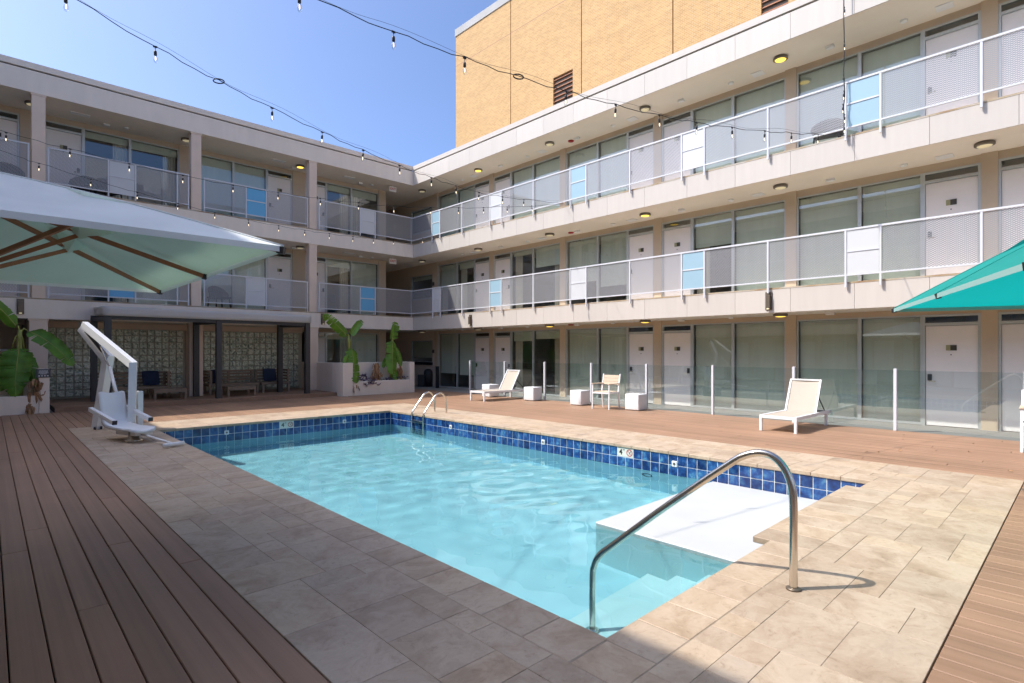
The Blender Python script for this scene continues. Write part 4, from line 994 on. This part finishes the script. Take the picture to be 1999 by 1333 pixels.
# ------------------------------------------------------------------ parasols
def parasol(name, label, centre, rotz, half, z_edge, z_top, mat, under, ribm, base_r):
    t = thing(name, label, 'parasol', (centre[0], centre[1], 0), rotz)
    def cz(a, b):
        k = max(abs(a), abs(b)); u = (min(abs(a), abs(b))/max(k, 1e-6))
        return z_edge + (z_top-z_edge)*(1-k) + 0.03*math.sin(math.pi*k) - 0.045*math.sin(math.pi*k)*math.sin(math.pi*u)**2
    q4 = [(-half,-half),(half,-half),(half,half),(-half,half)]
    def canopy_mb(dz, sc):
        mb = MB()
        for i in range(4):
            a, b = q4[i], q4[(i+1)%4]
            def fn(u, v):
                k = 0.02+0.98*v; x = (a[0]+(b[0]-a[0])*u)*k*sc; y = (a[1]+(b[1]-a[1])*u)*k*sc; return (x, y, cz(x/half/sc, y/half/sc)+dz)
            mb.grid(fn, 16, 12)
        return mb
    c = canopy_mb(0, 1.0).build('canopy', mat, t, True)
    if under is not mat: canopy_mb(-0.006, 0.995).build('lining', under, t, True)
    sm = MB()
    for (dx, dy) in ((1,1),(1,-1),(-1,1),(-1,-1),(1,0),(-1,0),(0,1),(0,-1)):
        sm.tube([(dx*half*k/12, dy*half*k/12, cz(dx*k/12, dy*k/12)+0.002) for k in range(1, 13)], 0.007, 5)
    sm.build('seam', mat, c, True)
    hem = MB(); q = [(-half,-half),(half,-half),(half,half),(-half,half)]
    for i in range(4):
        a, b = q[i], q[(i+1)%4]
        for k in range(12):
            p0 = (a[0]+(b[0]-a[0])*k/12, a[1]+(b[1]-a[1])*k/12); p1 = (a[0]+(b[0]-a[0])*(k+1)/12, a[1]+(b[1]-a[1])*(k+1)/12)
            z0 = cz(p0[0]/half, p0[1]/half); z1 = cz(p1[0]/half, p1[1]/half)
            hem.quad((*p0, z0+0.001), (*p1, z1+0.001), (*p1, z1-0.035), (*p0, z0-0.035))
    hem.build('hem', MAT['teal_hem'] if mat is MAT['canopy_teal'] else mat, c)
    MB().tube([(0,0,0.10),(0,0,z_top+0.12)], 0.028, 12).build('pole', ribm, t, True)
    MB().lathe([(0.07,z_top-0.16),(0.07,z_top-0.06),(0.03,z_top-0.05)], (0,0,0), 14).build('hub', ribm, t)
    MB().lathe([(0.08,z_edge-0.30),(0.08,z_edge-0.22),(0.03,z_edge-0.21)], (0,0,0), 14).build('runner', ribm, t)
    MB().lathe([(base_r,0),(base_r,0.06),(base_r*0.9,0.08),(0.05,0.10),(0.05,0.3)], (0,0,0), 24).build('base', MAT['concrete'], t)
    for a in range(8):
        dx, dy = [(1,0),(1,1),(0,1),(-1,1),(-1,0),(-1,-1),(0,-1),(1,-1)][a]
        e = (dx*half*0.985, dy*half*0.985, cz(dx*0.985, dy*0.985)-0.03); h = (0, 0, z_top-0.11)
        MB().bar(h, e, 0.024, 0.032).build('rib', ribm, t)
        MB().bar((e[0]*1.0, e[1]*1.0, e[2]), (e[0]*1.018, e[1]*1.018, e[2]-0.008), 0.034, 0.044).build('rib_tip', MAT['dark'], t)
        m = tuple(h[i]*0.50+e[i]*0.50 for i in range(3))
        MB().bar((0,0,z_edge-0.25), (m[0], m[1], m[2]-0.03), 0.020, 0.028).build('strut', ribm, t)
        # fabric pocket where strut and rib meet
        w = Vector((dy, -dx, 0)).normalized()*0.10; M_ = Vector(m)
        out = Vector((dx, dy, 0)).normalized()
        zu = lambda p: cz(p.x/half, p.y/half)-0.004
        a1 = M_-out*0.16; a2 = M_+out*0.22
        pk = MB().add([(a1.x+w.x*.2,a1.y+w.y*.2,zu(a1)), (M_.x+w.x,M_.y+w.y,zu(M_)), (a2.x+w.x*.2,a2.y+w.y*.2,zu(a2)), (a2.x-w.x*.2,a2.y-w.y*.2,zu(a2)), (M_.x-w.x,M_.y-w.y,zu(M_)), (a1.x-w.x*.2,a1.y-w.y*.2,zu(a1)), (m[0],m[1],m[2]-0.06)],
                      [(0,1,6),(1,2,6),(2,3,6),(3,4,6),(4,5,6),(5,0,6)]).build('strut_pocket', under, t)
    return t
parasol('parasol', 'large square white parasol with wooden ribs at the upper left', (-0.34, 5.12), 0.0, 1.67, 2.15, 2.74, MAT['canopy_white'], MAT['canopy_under'], MAT['rib'], 0.35)
parasol('parasol', 'teal parasol reaching in from the right edge', (5.99, -0.76), math.atan2(0.359, 0.933), 1.70, 1.95, 2.92, MAT['canopy_teal'], MAT['canopy_teal'], MAT['white_metal'], 0.35)

# ------------------------------------------------------------------ pergola with its furniture
plat = structure('platform', MB().box(1.20, 8.54, 17.55, 20.70, -0.03, 0.085), MAT['underdeck'])
pl_mesh = MB().cbox(-0.5, 0.5, -BW/2, BW/2, -BT, 0, 0.004)
for i, p in enumerate(pl_mesh.v):
    if abs(p[0]) < 0.499: pl_mesh.v[i] = (math.copysign(0.4985, p[0]), p[1], p[2])
plm = pl_mesh.mesh('board', MAT['deck'])
y = 17.56 + BW/2; k = 0
while y < 20.68:
    xs_ = [1.20, 3.4+(k % 3)*0.9, 8.54] if k % 2 else [1.20, 5.6-(k % 3)*0.7, 8.54]
    for a, b in zip(xs_[:-1], xs_[1:]): place('board', plm, plat, ((a+b)/2, y, 0.112), None, (b-a-0.005, 1, 1))
    y += PITCH; k += 1
MB().box(1.20, 8.54, 17.525, 17.548, -0.03, 0.108).build('riser_board', MAT['deck'], plat)
pg = thing('pergola', 'charcoal steel pergola with white canvas top in front of the glass block wall', 'pergola', (4.86, 19.0, 0.112), 0)
pz = 0.112
posts = [(2.28, 2.13), (4.94, 4.65), (7.60, 7.19)]
for xf, xb in posts:
    for x, y, h in ((xf, 17.72, 2.30), (xb, 18.96, 2.30)):
        MB().cbox(x-0.075-4.86, x+0.075-4.86, y-0.075-19, y+0.075-19, 0.0, h, 0.004).build('post', MAT['pergola'], pg)
    MB().bar((xf-4.86, 17.80-19, 2.25), (xb-4.86, 18.88-19, 2.25), 0.09, 0.11).build('cross_beam', MAT['pergola'], pg)
MB().box(2.20-4.86, 7.68-4.86, 17.67-19, 17.77-19, 2.301, 2.345).box(2.36-4.86, 4.86-4.86, 17.68-19, 17.76-19, 2.22, 2.30).box(5.02-4.86, 7.52-4.86, 17.68-19, 17.76-19, 2.22, 2.30).build('front_beam', MAT['pergola'], pg)
MB().box(2.06-4.86, 7.27-4.86, 18.91-19, 19.01-19, 2.301, 2.37).build('rear_beam', MAT['pergola'], pg)
def cv(u, v):
    x = 2.16+u*5.52; y = 17.60+v*1.50; z = 2.665 + 0.05*v + 0.012*math.sin(9*u+2*v) - 0.02*math.sin(math.pi*v)
    return (x-4.86, y-19, z-pz)
cvs = MB().grid(cv, 30, 8)
def val(u, v):
    x = 2.16+u*5.52; return (x-4.86, 17.597-19-0.01*math.sin(17*u)*(1-v), (2.425+0.24*v)-pz)
cvs.grid(val, 30, 3)
for sx in (0, 1): cvs.grid(lambda u, v: (2.16+sx*5.52-4.86+(0.02*math.sin(8*u+3*v)), 17.60+u*1.5-19, 2.425+0.24*v+0.05*u-pz), 8, 4)
cvo = cvs.build('canvas_top', MAT['canvas'], pg, True)
cm = cvo.modifiers.new('thickness', 'SOLIDIFY'); cm.thickness = 0.006
def sofa(loc, rz, w, label, ends=(True, True), backs=True):
    t = thing('slatted_sofa', label, 'sofa', loc, rz, 'slatted teak lounge seats under the pergola')
    d = 0.72; MB().cbox(-w/2, w/2, -d/2, d/2, 0.26, 0.34, 0.005).build('seat', MAT['wood'], t)
    for sx in (-1, 1):
        for sy in (-1, 1): MB().box(sx*(w/2-0.05)-0.035, sx*(w/2-0.05)+0.035, sy*(d/2-0.05)-0.035, sy*(d/2-0.05)+0.035, 0, 0.259).build('leg', MAT['wood'], t)
    if backs:
        for x in [-w/2+0.04, w/2-0.04] + ([0] if w > 1.2 else []): MB().box(x-0.035, x+0.035, d/2-0.06, d/2, 0.341, 0.76).build('back_post', MAT['wood'], t)
        for k in range(4): MB().box(-w/2, w/2, d/2-0.085, d/2-0.062, 0.40+k*0.10, 0.465+k*0.10).build('back_slat', MAT['wood'], t)
    for sx, on in zip((-1, 1), ends):
        if on:
            for k in range(4): MB().box(sx*(w/2-0.012)-0.012, sx*(w/2-0.012)+0.012, -d/2+0.02, d/2-0.09, 0.40+k*0.10, 0.465+k*0.10).build('side_slat', MAT['wood'], t)
            MB().box(sx*(w/2-0.065)-0.035, sx*(w/2-0.065)+0.035, -d/2, -d/2+0.06, 0.341, 0.765).build('arm_post', MAT['wood'], t)
    return t
PZ = 0.112
sofa((3.10, 20.08-0.45, PZ), 0, 1.9, 'long slatted teak sofa in the left half of the pergola', (True, True))
sofa((5.86, 20.08-0.45, PZ), 0, 1.55, 'long slatted teak sofa in the right half of the pergola', (True, False))
sofa((7.15, 20.08-0.55, PZ), 0, 0.95, 'single slatted teak seat by the right rear pergola post', (False, True))
def low_table(loc, w, d, label):
    t = thing('low_table', label, 'coffee table', loc, 0, 'low teak tables under the pergola')
    for k in range(6): MB().box(-w/2+k*w/6+0.004, -w/2+(k+1)*w/6-0.004, -d/2, d/2, 0.27, 0.30).build('top_slat', MAT['wood'], t)
    f = MB(); f.box(-w/2+0.01, w/2-0.01, -d/2+0.005, -d/2+0.03, 0.19, 0.268); f.box(-w/2+0.01, w/2-0.01, d/2-0.03, d/2-0.005, 0.19, 0.268); f.box(-w/2+0.01, -w/2+0.035, -d/2+0.031, d/2-0.031, 0.19, 0.268); f.box(w/2-0.035, w/2-0.01, -d/2+0.031, d/2-0.031, 0.19, 0.268); f.build('apron', MAT['wood'], t)
    for sx in (-1, 1):
        for sy in (-1, 1): MB().box(sx*(w/2-0.04)-0.03, sx*(w/2-0.04)+0.03, sy*(d/2-0.05)-0.03, sy*(d/2-0.05)+0.03, 0, 0.19).build('leg', MAT['wood'], t)
low_table((3.86, 18.75, PZ), 0.85, 0.7, 'low teak table in front of the left slatted sofa')
low_table((5.75, 18.55, PZ), 0.85, 0.7, 'low teak table in front of the right slatted sofa')
def pillow(loc, rot, label):
    b = MB()
    def sh(sgn):
        def fn(u, v):
            a, c = 2*u-1, 2*v-1; return (a*0.23*(1-0.06*c*c), sgn*0.075*max(0,(1-a*a))**0.5*max(0,(1-c*c))**0.5, c*0.23*(1-0.06*a*a))
        return fn
    b.grid(sh(1), 10, 10); b.grid(sh(-1), 10, 10)
    o = b.build('cushion', MAT['navy'], None, True); o.location = loc; o.rotation_euler = rot
    tag(o, label, 'cushion', 'navy cushions on the pergola seats')
pillow((3.62, 19.80, PZ+0.57), (R(-16), 0, R(6)), 'navy cushion leaning on the left slatted sofa')
pillow((5.32, 19.62, PZ+0.57), (R(-14), 0, R(-70)), 'navy cushion half hidden behind the middle pergola post')
pillow((7.12, 19.70, PZ+0.57), (R(-14), 0, R(4)), 'navy cushion on the single seat at the right of the pergola')

# ------------------------------------------------------------------ planters
def planter(name, label, x0, x1, yf, yb, z_hi, z_lo, pier_l, pier_r, side_len=None):
    t = thing(name, label, 'planter', ((x0+x1)/2, (yf+yb)/2, 0), 0, 'rendered planters at the walkway'); cx, cy = (x0+x1)/2, (yf+yb)/2
    b = lambda nm, a, c, d, e, f, g, m='stucco': MB().cbox(a-cx, c-cx, d-cy, e-cy, f, g, 0.008).build(nm, MAT[m], t)
    if pier_l: b('pier', x0, x0+0.36, yf, yb-0.121, -0.03, z_hi)
    if pier_r: b('pier', x1-0.2, x1, yf, yb-0.121, -0.03, z_hi)
    b('front_wall', x0+(0.362 if pier_l else 0), x1-(0.202 if pier_r else 0), yf+0.012, yf+0.13, -0.03, z_lo)
    b('back_wall', x0, x1, yb-0.12, yb, -0.03, z_hi-0.004)
    MB().box(x0+0.3-cx, x1-0.15-cx, yf+0.131-cy, yb-0.122-cy, 0.1, z_lo-0.06).build('soil', MAT['soil'], t)
    if side_len: b('side_wall', x0, x0+0.14, yb+0.002, yb+side_len, -0.03, z_hi-0.006)
    return t
planter('planter', 'grey rendered planter with two banana plants near the passage', 8.56, 11.37, 17.12, 17.85, 1.11, 0.47, True, True, 2.6)
plL = planter('planter', 'cream rendered planter with one banana plant at the far left', -1.6, 1.10, 17.50, 18.2, 1.07, 0.43, False, True)
sg = thing('notice_sign', 'small dark grey notice with white lines of text on the left planter end', 'sign', (0.985, 17.49, 0.86), 0)
MB().cbox(-0.135, 0.135, -0.012, 0.006, 0.0, 0.21, 0.003).build('plate', plain('notice_grey', (0.07, 0.075, 0.085), 0.5), sg)
lin = MB()
for k, (w, z) in enumerate(((0.08, 0.165), (0.085, 0.14), (0.09, 0.115), (0.06, 0.09))):
    x = -w
    rl = random.Random(k)
    while x < w:
        e = min(w, x+rl.uniform(0.012, 0.04)); lin.box(x, e, -0.0135, -0.0122, z-0.006, z+0.006); x = e+0.006
for k in range(4): lin.box(-0.095+k*0.053, -0.065+k*0.053, -0.0135, -0.0122, 0.033, 0.055)
lin.build('print', MAT['white_print'], sg)

# ------------------------------------------------------------------ banana plants and ground cover
def leaf(mb, base, tip, width, droop, roll, side=None, tear=0.0, seed=0, fold=0.25, n=34):
    """a banana blade along a curved midrib; tears cut the edge in strips"""
    B, T = Vector(base), Vector(tip); d = T-B; ln = d.length; rn = random.Random(seed)
    up = Vector((0,0,1)); ax = d.normalized()
    sd = Vector(side) if side else ax.cross(up)
    if sd.length < 0.05: sd = Vector((1,0,0))
    sd.normalize(); sd = Matrix.Rotation(roll, 3, ax) @ sd; nr = sd.cross(ax).normalized()
    mid = []
    for i in range(n+1):
        t = i/n; mid.append(B + d*t + up*droop*4*t*(1-t))
    prof_ = lambda t: width*min(1, (t/0.14)**0.6 if t > 0 else 0)*(max(0, 1-max(0, (t-0.62)/0.38)**2.2))**0.5
    for sgn in (-1, 1):
        off = 0.0; tl = [0]*(n+1); cutn = 0
        rows = []
        for i in range(n+1):
            t = i/n; w = prof_(t)*(1+0.05*rn.uniform(-1,1))
            wob = 0.05*width*math.sin(i*0.9+seed) + (0.035*width if i % 2 else -0.035*width)*(1 if n > 10 else 0)
            rows.append([mid[i] + sd*sgn*w*k/3 + nr*(fold*w*(k/3)**1.5 + wob*(k/3)) + ax*(-0.10*w*(k/3)) for k in range(4)])
        i = 0
        while i < n:
            cut = rn.random() < tear
            vs = []; fs = []
            j = i+1
            while j < n and rn.random() > tear and j-i < 30: j += 1
            seg = rows[i:j+1]; sh = rn.uniform(-0.03, 0.06)*(1 if tear else 0)
            for a, r_ in enumerate(seg):
                for k, p in enumerate(r_): vs.append(p + nr*sh*(k/3)**2 - up*abs(sh)*0.8*(k/3)**2 + (ax*(0.012*(1 if a == 0 else -1 if a == len(seg)-1 else 0))*(k/3) if tear else Vector((0,0,0))))
            for a in range(len(seg)-1):
                for k in range(3): q = a*4+k; fs.append((q, q+1, q+5, q+4) if sgn > 0 else (q, q+4, q+5, q+1))
            mb.add(vs, fs); i = j
            if mb.attr is None: mb.attr = []
            mb.attr += [k/3 for _ in seg for k in range(4)]
    return mid
def banana(loc, label, leaves, stem, dry):
    t = thing('banana_plant', label, 'plant', loc, 0, 'banana plants in the planters'); o = Vector(loc)
    st = MB(); st.tube([Vector(p)-o for p, r in stem], [r for p, r in stem], 10); st.build('trunk', MAT['stem'], t, True)
    for i, L_ in enumerate(leaves):
        b, tp, w, dr, roll, side, tear, m = L_
        mb = MB(); mid = leaf(mb, Vector(b)-o, Vector(tp)-o, w, dr, roll, side, tear, i*7+3)
        lf = mb.build('leaf', MAT[m], t, True)
        MB().tube(mid, [0.012*(1-0.75*k/len(mid)) for k in range(len(mid))], 6).build('midrib', MAT['stem'], lf, True)
        # stalk from trunk to blade
        s0 = Vector(stem[-1][0])-o; b0 = Vector(b)-o
        if (b0-s0).length > 0.08: MB().tube([s0-Vector((0,0,0.1)), (s0+b0)/2+Vector((0,0,0.06)), b0], [0.022,0.017,0.013], 6).build('leaf_stalk', MAT['stem'], lf, True)
    if dry:
        rn = random.Random(len(label)); 
        for k, (b, n_, spread, ln) in enumerate(dry):
            mb = MB()
            for q in range(n_):
                a = rn.uniform(0, 6.28); r = rn.uniform(0.02, spread); p = Vector(b)+Vector((r*math.cos(a), r*math.sin(a)*0.6, rn.uniform(0, ln)))
                tp = p + Vector((rn.uniform(-0.12,0.12), rn.uniform(-0.14,0.02), -rn.uniform(0.12,0.40)))
                leaf(mb, p-o, tp-o, rn.uniform(0.02,0.05), rn.uniform(-0.03,0.05), rn.uniform(0,6), None, 0, q, 0.9, 6)
            mb.build('dry_leaf_skirt', MAT['dry'], t, True)
    return t
banana((0.56, 17.85, 0.37), 'banana plant in the far-left planter with a long drooping leaf to its right', [
    ((0.72,17.8,1.98), (1.57,17.62,1.12), 0.20, 0.13, R(55), None, 0.05, 'leaf_dark'),
    ((0.50,17.8,2.10), (-0.15,17.7,2.80), 0.14, 0.10, R(75), None, 0.05, 'leaf'),
    ((0.55,17.75,1.58), (0.46,17.55,0.52), 0.29, 0.10, 0, (1,0.1,0), 0.2, 'leaf_dark'),
    ((0.42,17.85,1.55), (0.22,17.75,0.55), 0.16, 0.12, 0.3, (1,0.3,0), 0.1, 'leaf_dark'),
    ((0.50,17.7,1.05), (0.48,17.50,0.42), 0.15, 0.06, 0, (1,0.1,0), 0.05, 'leaf'),
    ((0.66,17.85,1.50), (0.86,17.75,0.60), 0.13, 0.10, 0.1, (1,-0.3,0), 0.1, 'leaf_dark'),
    ], [((0.55,17.85,0.36),0.085), ((0.56,17.85,1.0),0.07), ((0.56,17.83,1.6),0.055), ((0.57,17.80,2.02),0.04)],
    [((0.86,17.52,0.52), 16, 0.14, 0.35), ((0.74,17.46,0.16), 7, 0.10, 0.1)])
banana((8.96, 17.42, 0.41), 'banana plant on the planter end beside the pergola with torn upper-left leaf', [
    ((8.82,17.38,2.02), (7.92,17.22,2.72), 0.17, 0.04, R(62), None, 0.22, 'leaf'),
    ((8.98,17.40,2.05), (9.42,17.42,2.58), 0.11, 0.05, R(70), None, 0.03, 'leaf'),
    ((8.98,17.34,1.62), (9.02,17.08,0.42), 0.22, 0.07, 0, (1,0.1,0), 0.30, 'leaf'),
    ((8.88,17.36,1.42), (8.62,17.12,1.00), 0.14, 0.08, 0.2, (1,0.5,0.2), 0.1, 'leaf'),
    ], [((8.95,17.44,0.40),0.08), ((8.95,17.43,1.0),0.065), ((8.93,17.41,1.6),0.05), ((8.90,17.40,2.05),0.035)],
    [((9.0,17.2,0.42), 9, 0.10, 0.12)])
banana((10.62, 17.46, 0.41), 'banana plant at the passage end of the planter with one leaf standing up', [
    ((10.62,17.42,1.92), (10.70,17.40,2.58), 0.20, 0.02, 0, (1,0.15,0), 0.03, 'leaf'),
    ((10.58,17.34,1.90), (10.44,17.10,0.66), 0.24, 0.10, 0, (1,0.1,0), 0.10, 'leaf'),
    ((10.66,17.36,1.70), (10.86,17.22,0.95), 0.12, 0.10, 0.1, (1,-0.2,0), 0.1, 'leaf'),
    ((10.48,17.44,1.30), (10.20,17.32,0.90), 0.13, 0.08, 0.2, (1,0.4,0), 0.1, 'leaf_dark'),
    ((10.58,17.36,0.95), (10.66,17.18,0.42), 0.15, 0.05, 0, (1,0.1,0), 0.1, 'leaf_dark'),
    ], [((10.60,17.46,0.40),0.08), ((10.61,17.45,1.1),0.062), ((10.62,17.43,1.95),0.035)],
    [((10.84,17.34,0.60), 16, 0.10, 0.45)])
dt = thing('dead_banana_stump', 'heap of dry brown banana leaves between the two green plants', 'plant', (9.98, 17.45, 0.41), 0)
db = MB(); rn = random.Random(5)
for q in range(70):
    h = rn.random(); a = rn.uniform(0, 6.28); r = 0.26*(1-h*0.72)*rn.uniform(0.5, 1)
    p = Vector((r*math.cos(a), r*math.sin(a)*0.6, 0.06+h*0.62)); tp = p + Vector((math.cos(a)*rn.uniform(0,0.10), math.sin(a)*0.05, -rn.uniform(0.06,0.2)))
    leaf(db, p, tp, rn.uniform(0.02,0.045), rn.uniform(0,0.05), rn.uniform(0,6), None, 0, q, 0.9, 6)
db.build('dry_leaf_skirt', MAT['dry'], dt, True)
MB().tube([(0,0,0),(0,0,0.4),(0.02,0,0.66)], [0.10,0.08,0.05], 8).build('trunk', MAT['dry'], dt, True)
def purple(loc, n, spread, seed, label):
    t = MB(); rn = random.Random(seed)
    for q in range(n):
        p = Vector((rn.gauss(0,spread[0]), rn.gauss(0,spread[1]), rn.uniform(0,spread[2])))
        for k in range(6):
            a = rn.uniform(0,6.28); tp = p + Vector((math.cos(a)*0.10, math.sin(a)*0.08, rn.uniform(-0.04,0.10)))
            leaf(t, p, tp, 0.016, 0.015, rn.uniform(-1,1), None, 0, q+k, 0.4, 4)
    o = t.build('purple_plant', MAT['purple'], None, True); o.location = loc
    tag(o, label, 'plant', 'purple trailing plants in the planter')
purple((9.34, 17.36, 0.47), 22, (0.16,0.07,0.20), 1, 'dark purple trailing plant spilling beside the torn banana leaf')
purple((9.60, 17.13, 0.30), 16, (0.13,0.03,0.18), 2, 'dark purple trailing plant hanging over the low planter front')
purple((11.02, 17.4, 0.46), 16, (0.14,0.07,0.10), 3, 'dark purple trailing plant at the passage end of the planter')
purple((10.52, 17.30, 0.45), 12, (0.12,0.05,0.06), 4, 'dark purple trailing plant below the upright banana leaf')

# ------------------------------------------------------------------ small things in the passage and on the balconies
wb = thing('waste_bin', 'black bin with rounded hood below the service counter', 'bin', (13.62, 19.95, -0.03), R(-45))
MB().cbox(-0.16, 0.16, -0.14, 0.14, 0, 0.52, 0.02).build('body', MAT['dark'], wb)
MB().lathe([(0.19,0),(0.20,0.5),(0.19,0.64),(0.15,0.72),(0.08,0.76)], (0.26,0.1,0), 18).build('hood', MAT['dark'], wb, True)
bo = thing('ash_stand', 'slim black ash stand at the wall beside the far room window', 'ash stand', (13.55, 18.72, -0.03), 0)
MB().cbox(-0.045, 0.045, -0.07, 0.07, 0, 0.86, 0.006).build('body', MAT['dark'], bo); MB().cbox(-0.055, 0.055, -0.08, 0.08, 0.862, 0.90, 0.006).build('cap', MAT['dark'], bo)
def tub_chair(loc, rz, label):
    t = thing('wicker_chair', label, 'chair', loc, rz, 'dark wicker chairs on the balconies')
    def fn(u, v):
        a = math.pi*(0.0+u*1.0); h = 0.40+v*(0.10+0.30*math.sin(a)**0.8); r = 0.29+0.05*v
        return (r*math.cos(a), r*math.sin(a)*0.95, h)
    b = MB().grid(fn, 18, 6).build('back', MAT['wicker'], t, True); m = b.modifiers.new('thickness', 'SOLIDIFY'); m.thickness = 0.04
    MB().cbox(-0.28, 0.28, -0.30, 0.27, 0.36, 0.42, 0.02).build('seat', MAT['wicker'], t)
    for sx in (-1, 1):
        for sy in (-1, 1): MB().bar((sx*0.22, sy*0.22, 0.36), (sx*0.25, sy*0.25, 0), 0.03, 0.03, (1,0,0)).build('leg', MAT['dark'], t)
tub_chair((2.02, 20.15, LEV[2]), R(-20), 'dark wicker tub chair on the top balcony right of the first column')
tub_chair((2.62, 20.22, LEV[2]), R(25), 'dark wicker tub chair on the top balcony behind the white panel')
tub_chair((0.42, 20.2, LEV[2]), R(10), 'dark wicker tub chair on the top balcony left of the first column')
tub_chair((5.62, 20.1, LEV[1]), R(15), 'dark wicker tub chair on the middle balcony above the pergola')
tub_chair((13.3, 1.95+2.0, LEV[2]), R(-80), 'dark wicker tub chair behind the mesh of the sunlit top balcony')

# ------------------------------------------------------------------ string lights
bulb_prof = [(0.010,-0.118),(0.017,-0.135),(0.030,-0.165),(0.031,-0.19),(0.022,-0.222),(0.008,-0.236),(0.001,-0.238)]
bulb_mesh = MB().lathe(bulb_prof, (0,0,0), 12).mesh('bulb', MAT['bulb'], True)
fil_mesh = MB().lathe([(0.004,-0.20),(0.007,-0.185),(0.007,-0.155),(0.003,-0.14)], (0,0,0), 6).mesh('filament', MAT['filament'])
sock_mesh = MB().lathe([(0.008,0.0),(0.006,-0.02),(0.006,-0.055),(0.019,-0.06),(0.021,-0.075),(0.021,-0.12),(0.017,-0.128)], (0,0,0), 10).mesh('socket', MAT['cable'], True)
hang_mesh = MB().box(-0.028, 0.028, -0.008, 0.008, -0.012, 0.012).mesh('hanger', MAT['cable'])
def light_string(label, pts, bulbs, knots=(), r=0.0048, guy=True):
    """pts: the cable course; bulbs: positions along it"""
    o = Vector(pts[0]); t = thing('string_light', label, 'string light', tuple(o), 0, 'light strings across the courtyard')
    sm_ = smooth(pts, 5); rn = random.Random(len(pts))
    wob = [p - o + Vector((0, 0, 0.012*math.sin(i*1.3)+0.008*math.sin(i*2.9))) for i, p in enumerate(sm_)]
    MB().tube(wob, r, 6).build('cable', MAT['cable'], t, True)
    if guy: MB().tube([p - o + Vector((0,0,0.02+0.05*math.sin(i*0.3)**2)) for i, p in enumerate(sm_)], 0.002, 4).build('guy_wire', MAT['cable'], t, True)
    for b in bulbs:
        c = Vector(b) - o
        s = place('socket', sock_mesh, t, c + Vector((0,0,-0.004)), (rn.uniform(-.05,.05), rn.uniform(-.05,.05), 0), (0.8,0.8,0.8)); place('bulb', bulb_mesh, s); place('filament', fil_mesh, s)
        place('hanger', hang_mesh, s, (0,0,0.004))
    for k in knots:
        c = Vector(k) - o; MB().tube([c + Vector((0.085*math.cos(a)*0.7, -0.03*math.cos(a), 0.03*math.sin(a))) for a in [2*math.pi*q/16 for q in range(17)]], 0.008, 6, False).build('connector_loop', MAT['cable'], t, True)
    return t
s2 = [(-2.6,6.4,5.95),(0.2,5.84,5.35),(2.376,5.411,5.07),(3.211,5.246,4.99),(4.067,5.075,4.952),(4.809,4.928,4.935),(5.547,4.781,4.942),(6.415,4.609,4.971),(7.274,4.438,5.027),(8.099,4.274,5.105),(8.967,4.102,5.219),(9.861,3.924,5.355),(10.661,3.765,5.495),(11.537,3.591,5.66),(12.53,3.40,5.84)]
light_string('nearest light string, crossing the brick tower towards the sunlit top balcony', s2, [(2.25,5.436,5.08)] + s2[3:5] + s2[6:14], [s2[5]])
s1 = [(-2.6,6.6,6.0),(-0.6,7.17,5.6),(0.655,7.527,5.30),(1.462,7.757,5.165),(2.223,7.973,5.085),(2.993,8.193,5.035),(3.865,8.441,4.995),(4.714,8.683,4.98),(5.602,8.936,4.985),(6.507,9.193,5.015),(7.312,9.423,5.065),(8.167,9.666,5.14),(9.163,9.95,5.294),(11.249,10.544,5.69),(12.53,10.9,5.93)]
light_string('light string running from the upper left sky down past the roof corner', s1, [(0.60,7.51,5.31)] + s1[3:4] + s1[5:13] + [(10.2,10.25,5.48)], [s1[4]])
s3 = [(-2.6,15.8,6.5),(0.182,14.897,5.87),(1.241,14.554,5.685),(2.205,14.241,5.534),(3.153,13.933,5.415),(4.102,13.625,5.33),(5.013,13.33,5.28),(5.917,13.036,5.25),(6.795,12.751,5.25),(7.65,12.474,5.275),(8.582,12.172,5.345),(9.342,11.925,5.425),(10.743,11.47,5.62),(12.53,10.89,5.91)]
light_string('light string along the top rail of the shaded wing', s3, [(0.271,14.868,5.85)] + s3[2:13] + [(10.05,11.7,5.52),(11.5,11.22,5.74)], (), 0.0045, False)
s4 = [(-2.6,15.9,6.4),(0.197,16.141,5.81),(0.834,16.196,5.70),(1.767,16.276,5.565),(2.702,16.356,5.455),(3.601,16.434,5.365),(4.501,16.511,5.295),(5.403,16.589,5.25),(6.282,16.665,5.235),(7.103,16.735,5.24),(7.935,16.807,5.265),(8.792,16.881,5.305),(9.589,16.949,5.36),(10.418,17.021,5.455),(11.734,17.134,5.695),(12.53,17.2,5.86)]
light_string('lowest light string along the slab edge of the shaded wing', s4, s4[2:15], (), 0.0045, False)
s5 = [(12.48,3.40,9.02),(12.47,3.41,8.3),(12.48,3.40,7.6),(12.46,3.41,7.1),(12.47,3.39,6.7),(12.46,3.41,6.4),(12.47,3.40,6.1),(12.46,3.42,5.86)]
light_string('bundled end of a light string hanging straight down the sunlit front', s5, [(12.48,3.40,8.42),(12.47,3.40,7.72),(12.46,3.41,7.05),(12.45,3.40,6.72),(12.46,3.42,6.46),(12.45,3.39,6.25),(12.46,3.40,6.05)], (), 0.010, False)
# a few dry leaves blown onto the boards
rn = random.Random(12)
lt = MB()
for (x, y) in ((9.55,2.15),(9.9,1.98),(9.2,0.7),(10.5,1.2)):
    a = rn.uniform(0,6.28); leaf(lt, (x,y,0.006), (x+0.06*math.cos(a), y+0.06*math.sin(a), 0.008), 0.014, 0.012, 0.2, None, 0, 1, 0.3, 5)
tag(lt.build('leaf_litter', MAT['dry'], None, True), 'few dry brown leaves blown across the deck boards', 'leaf litter', None, 'stuff')
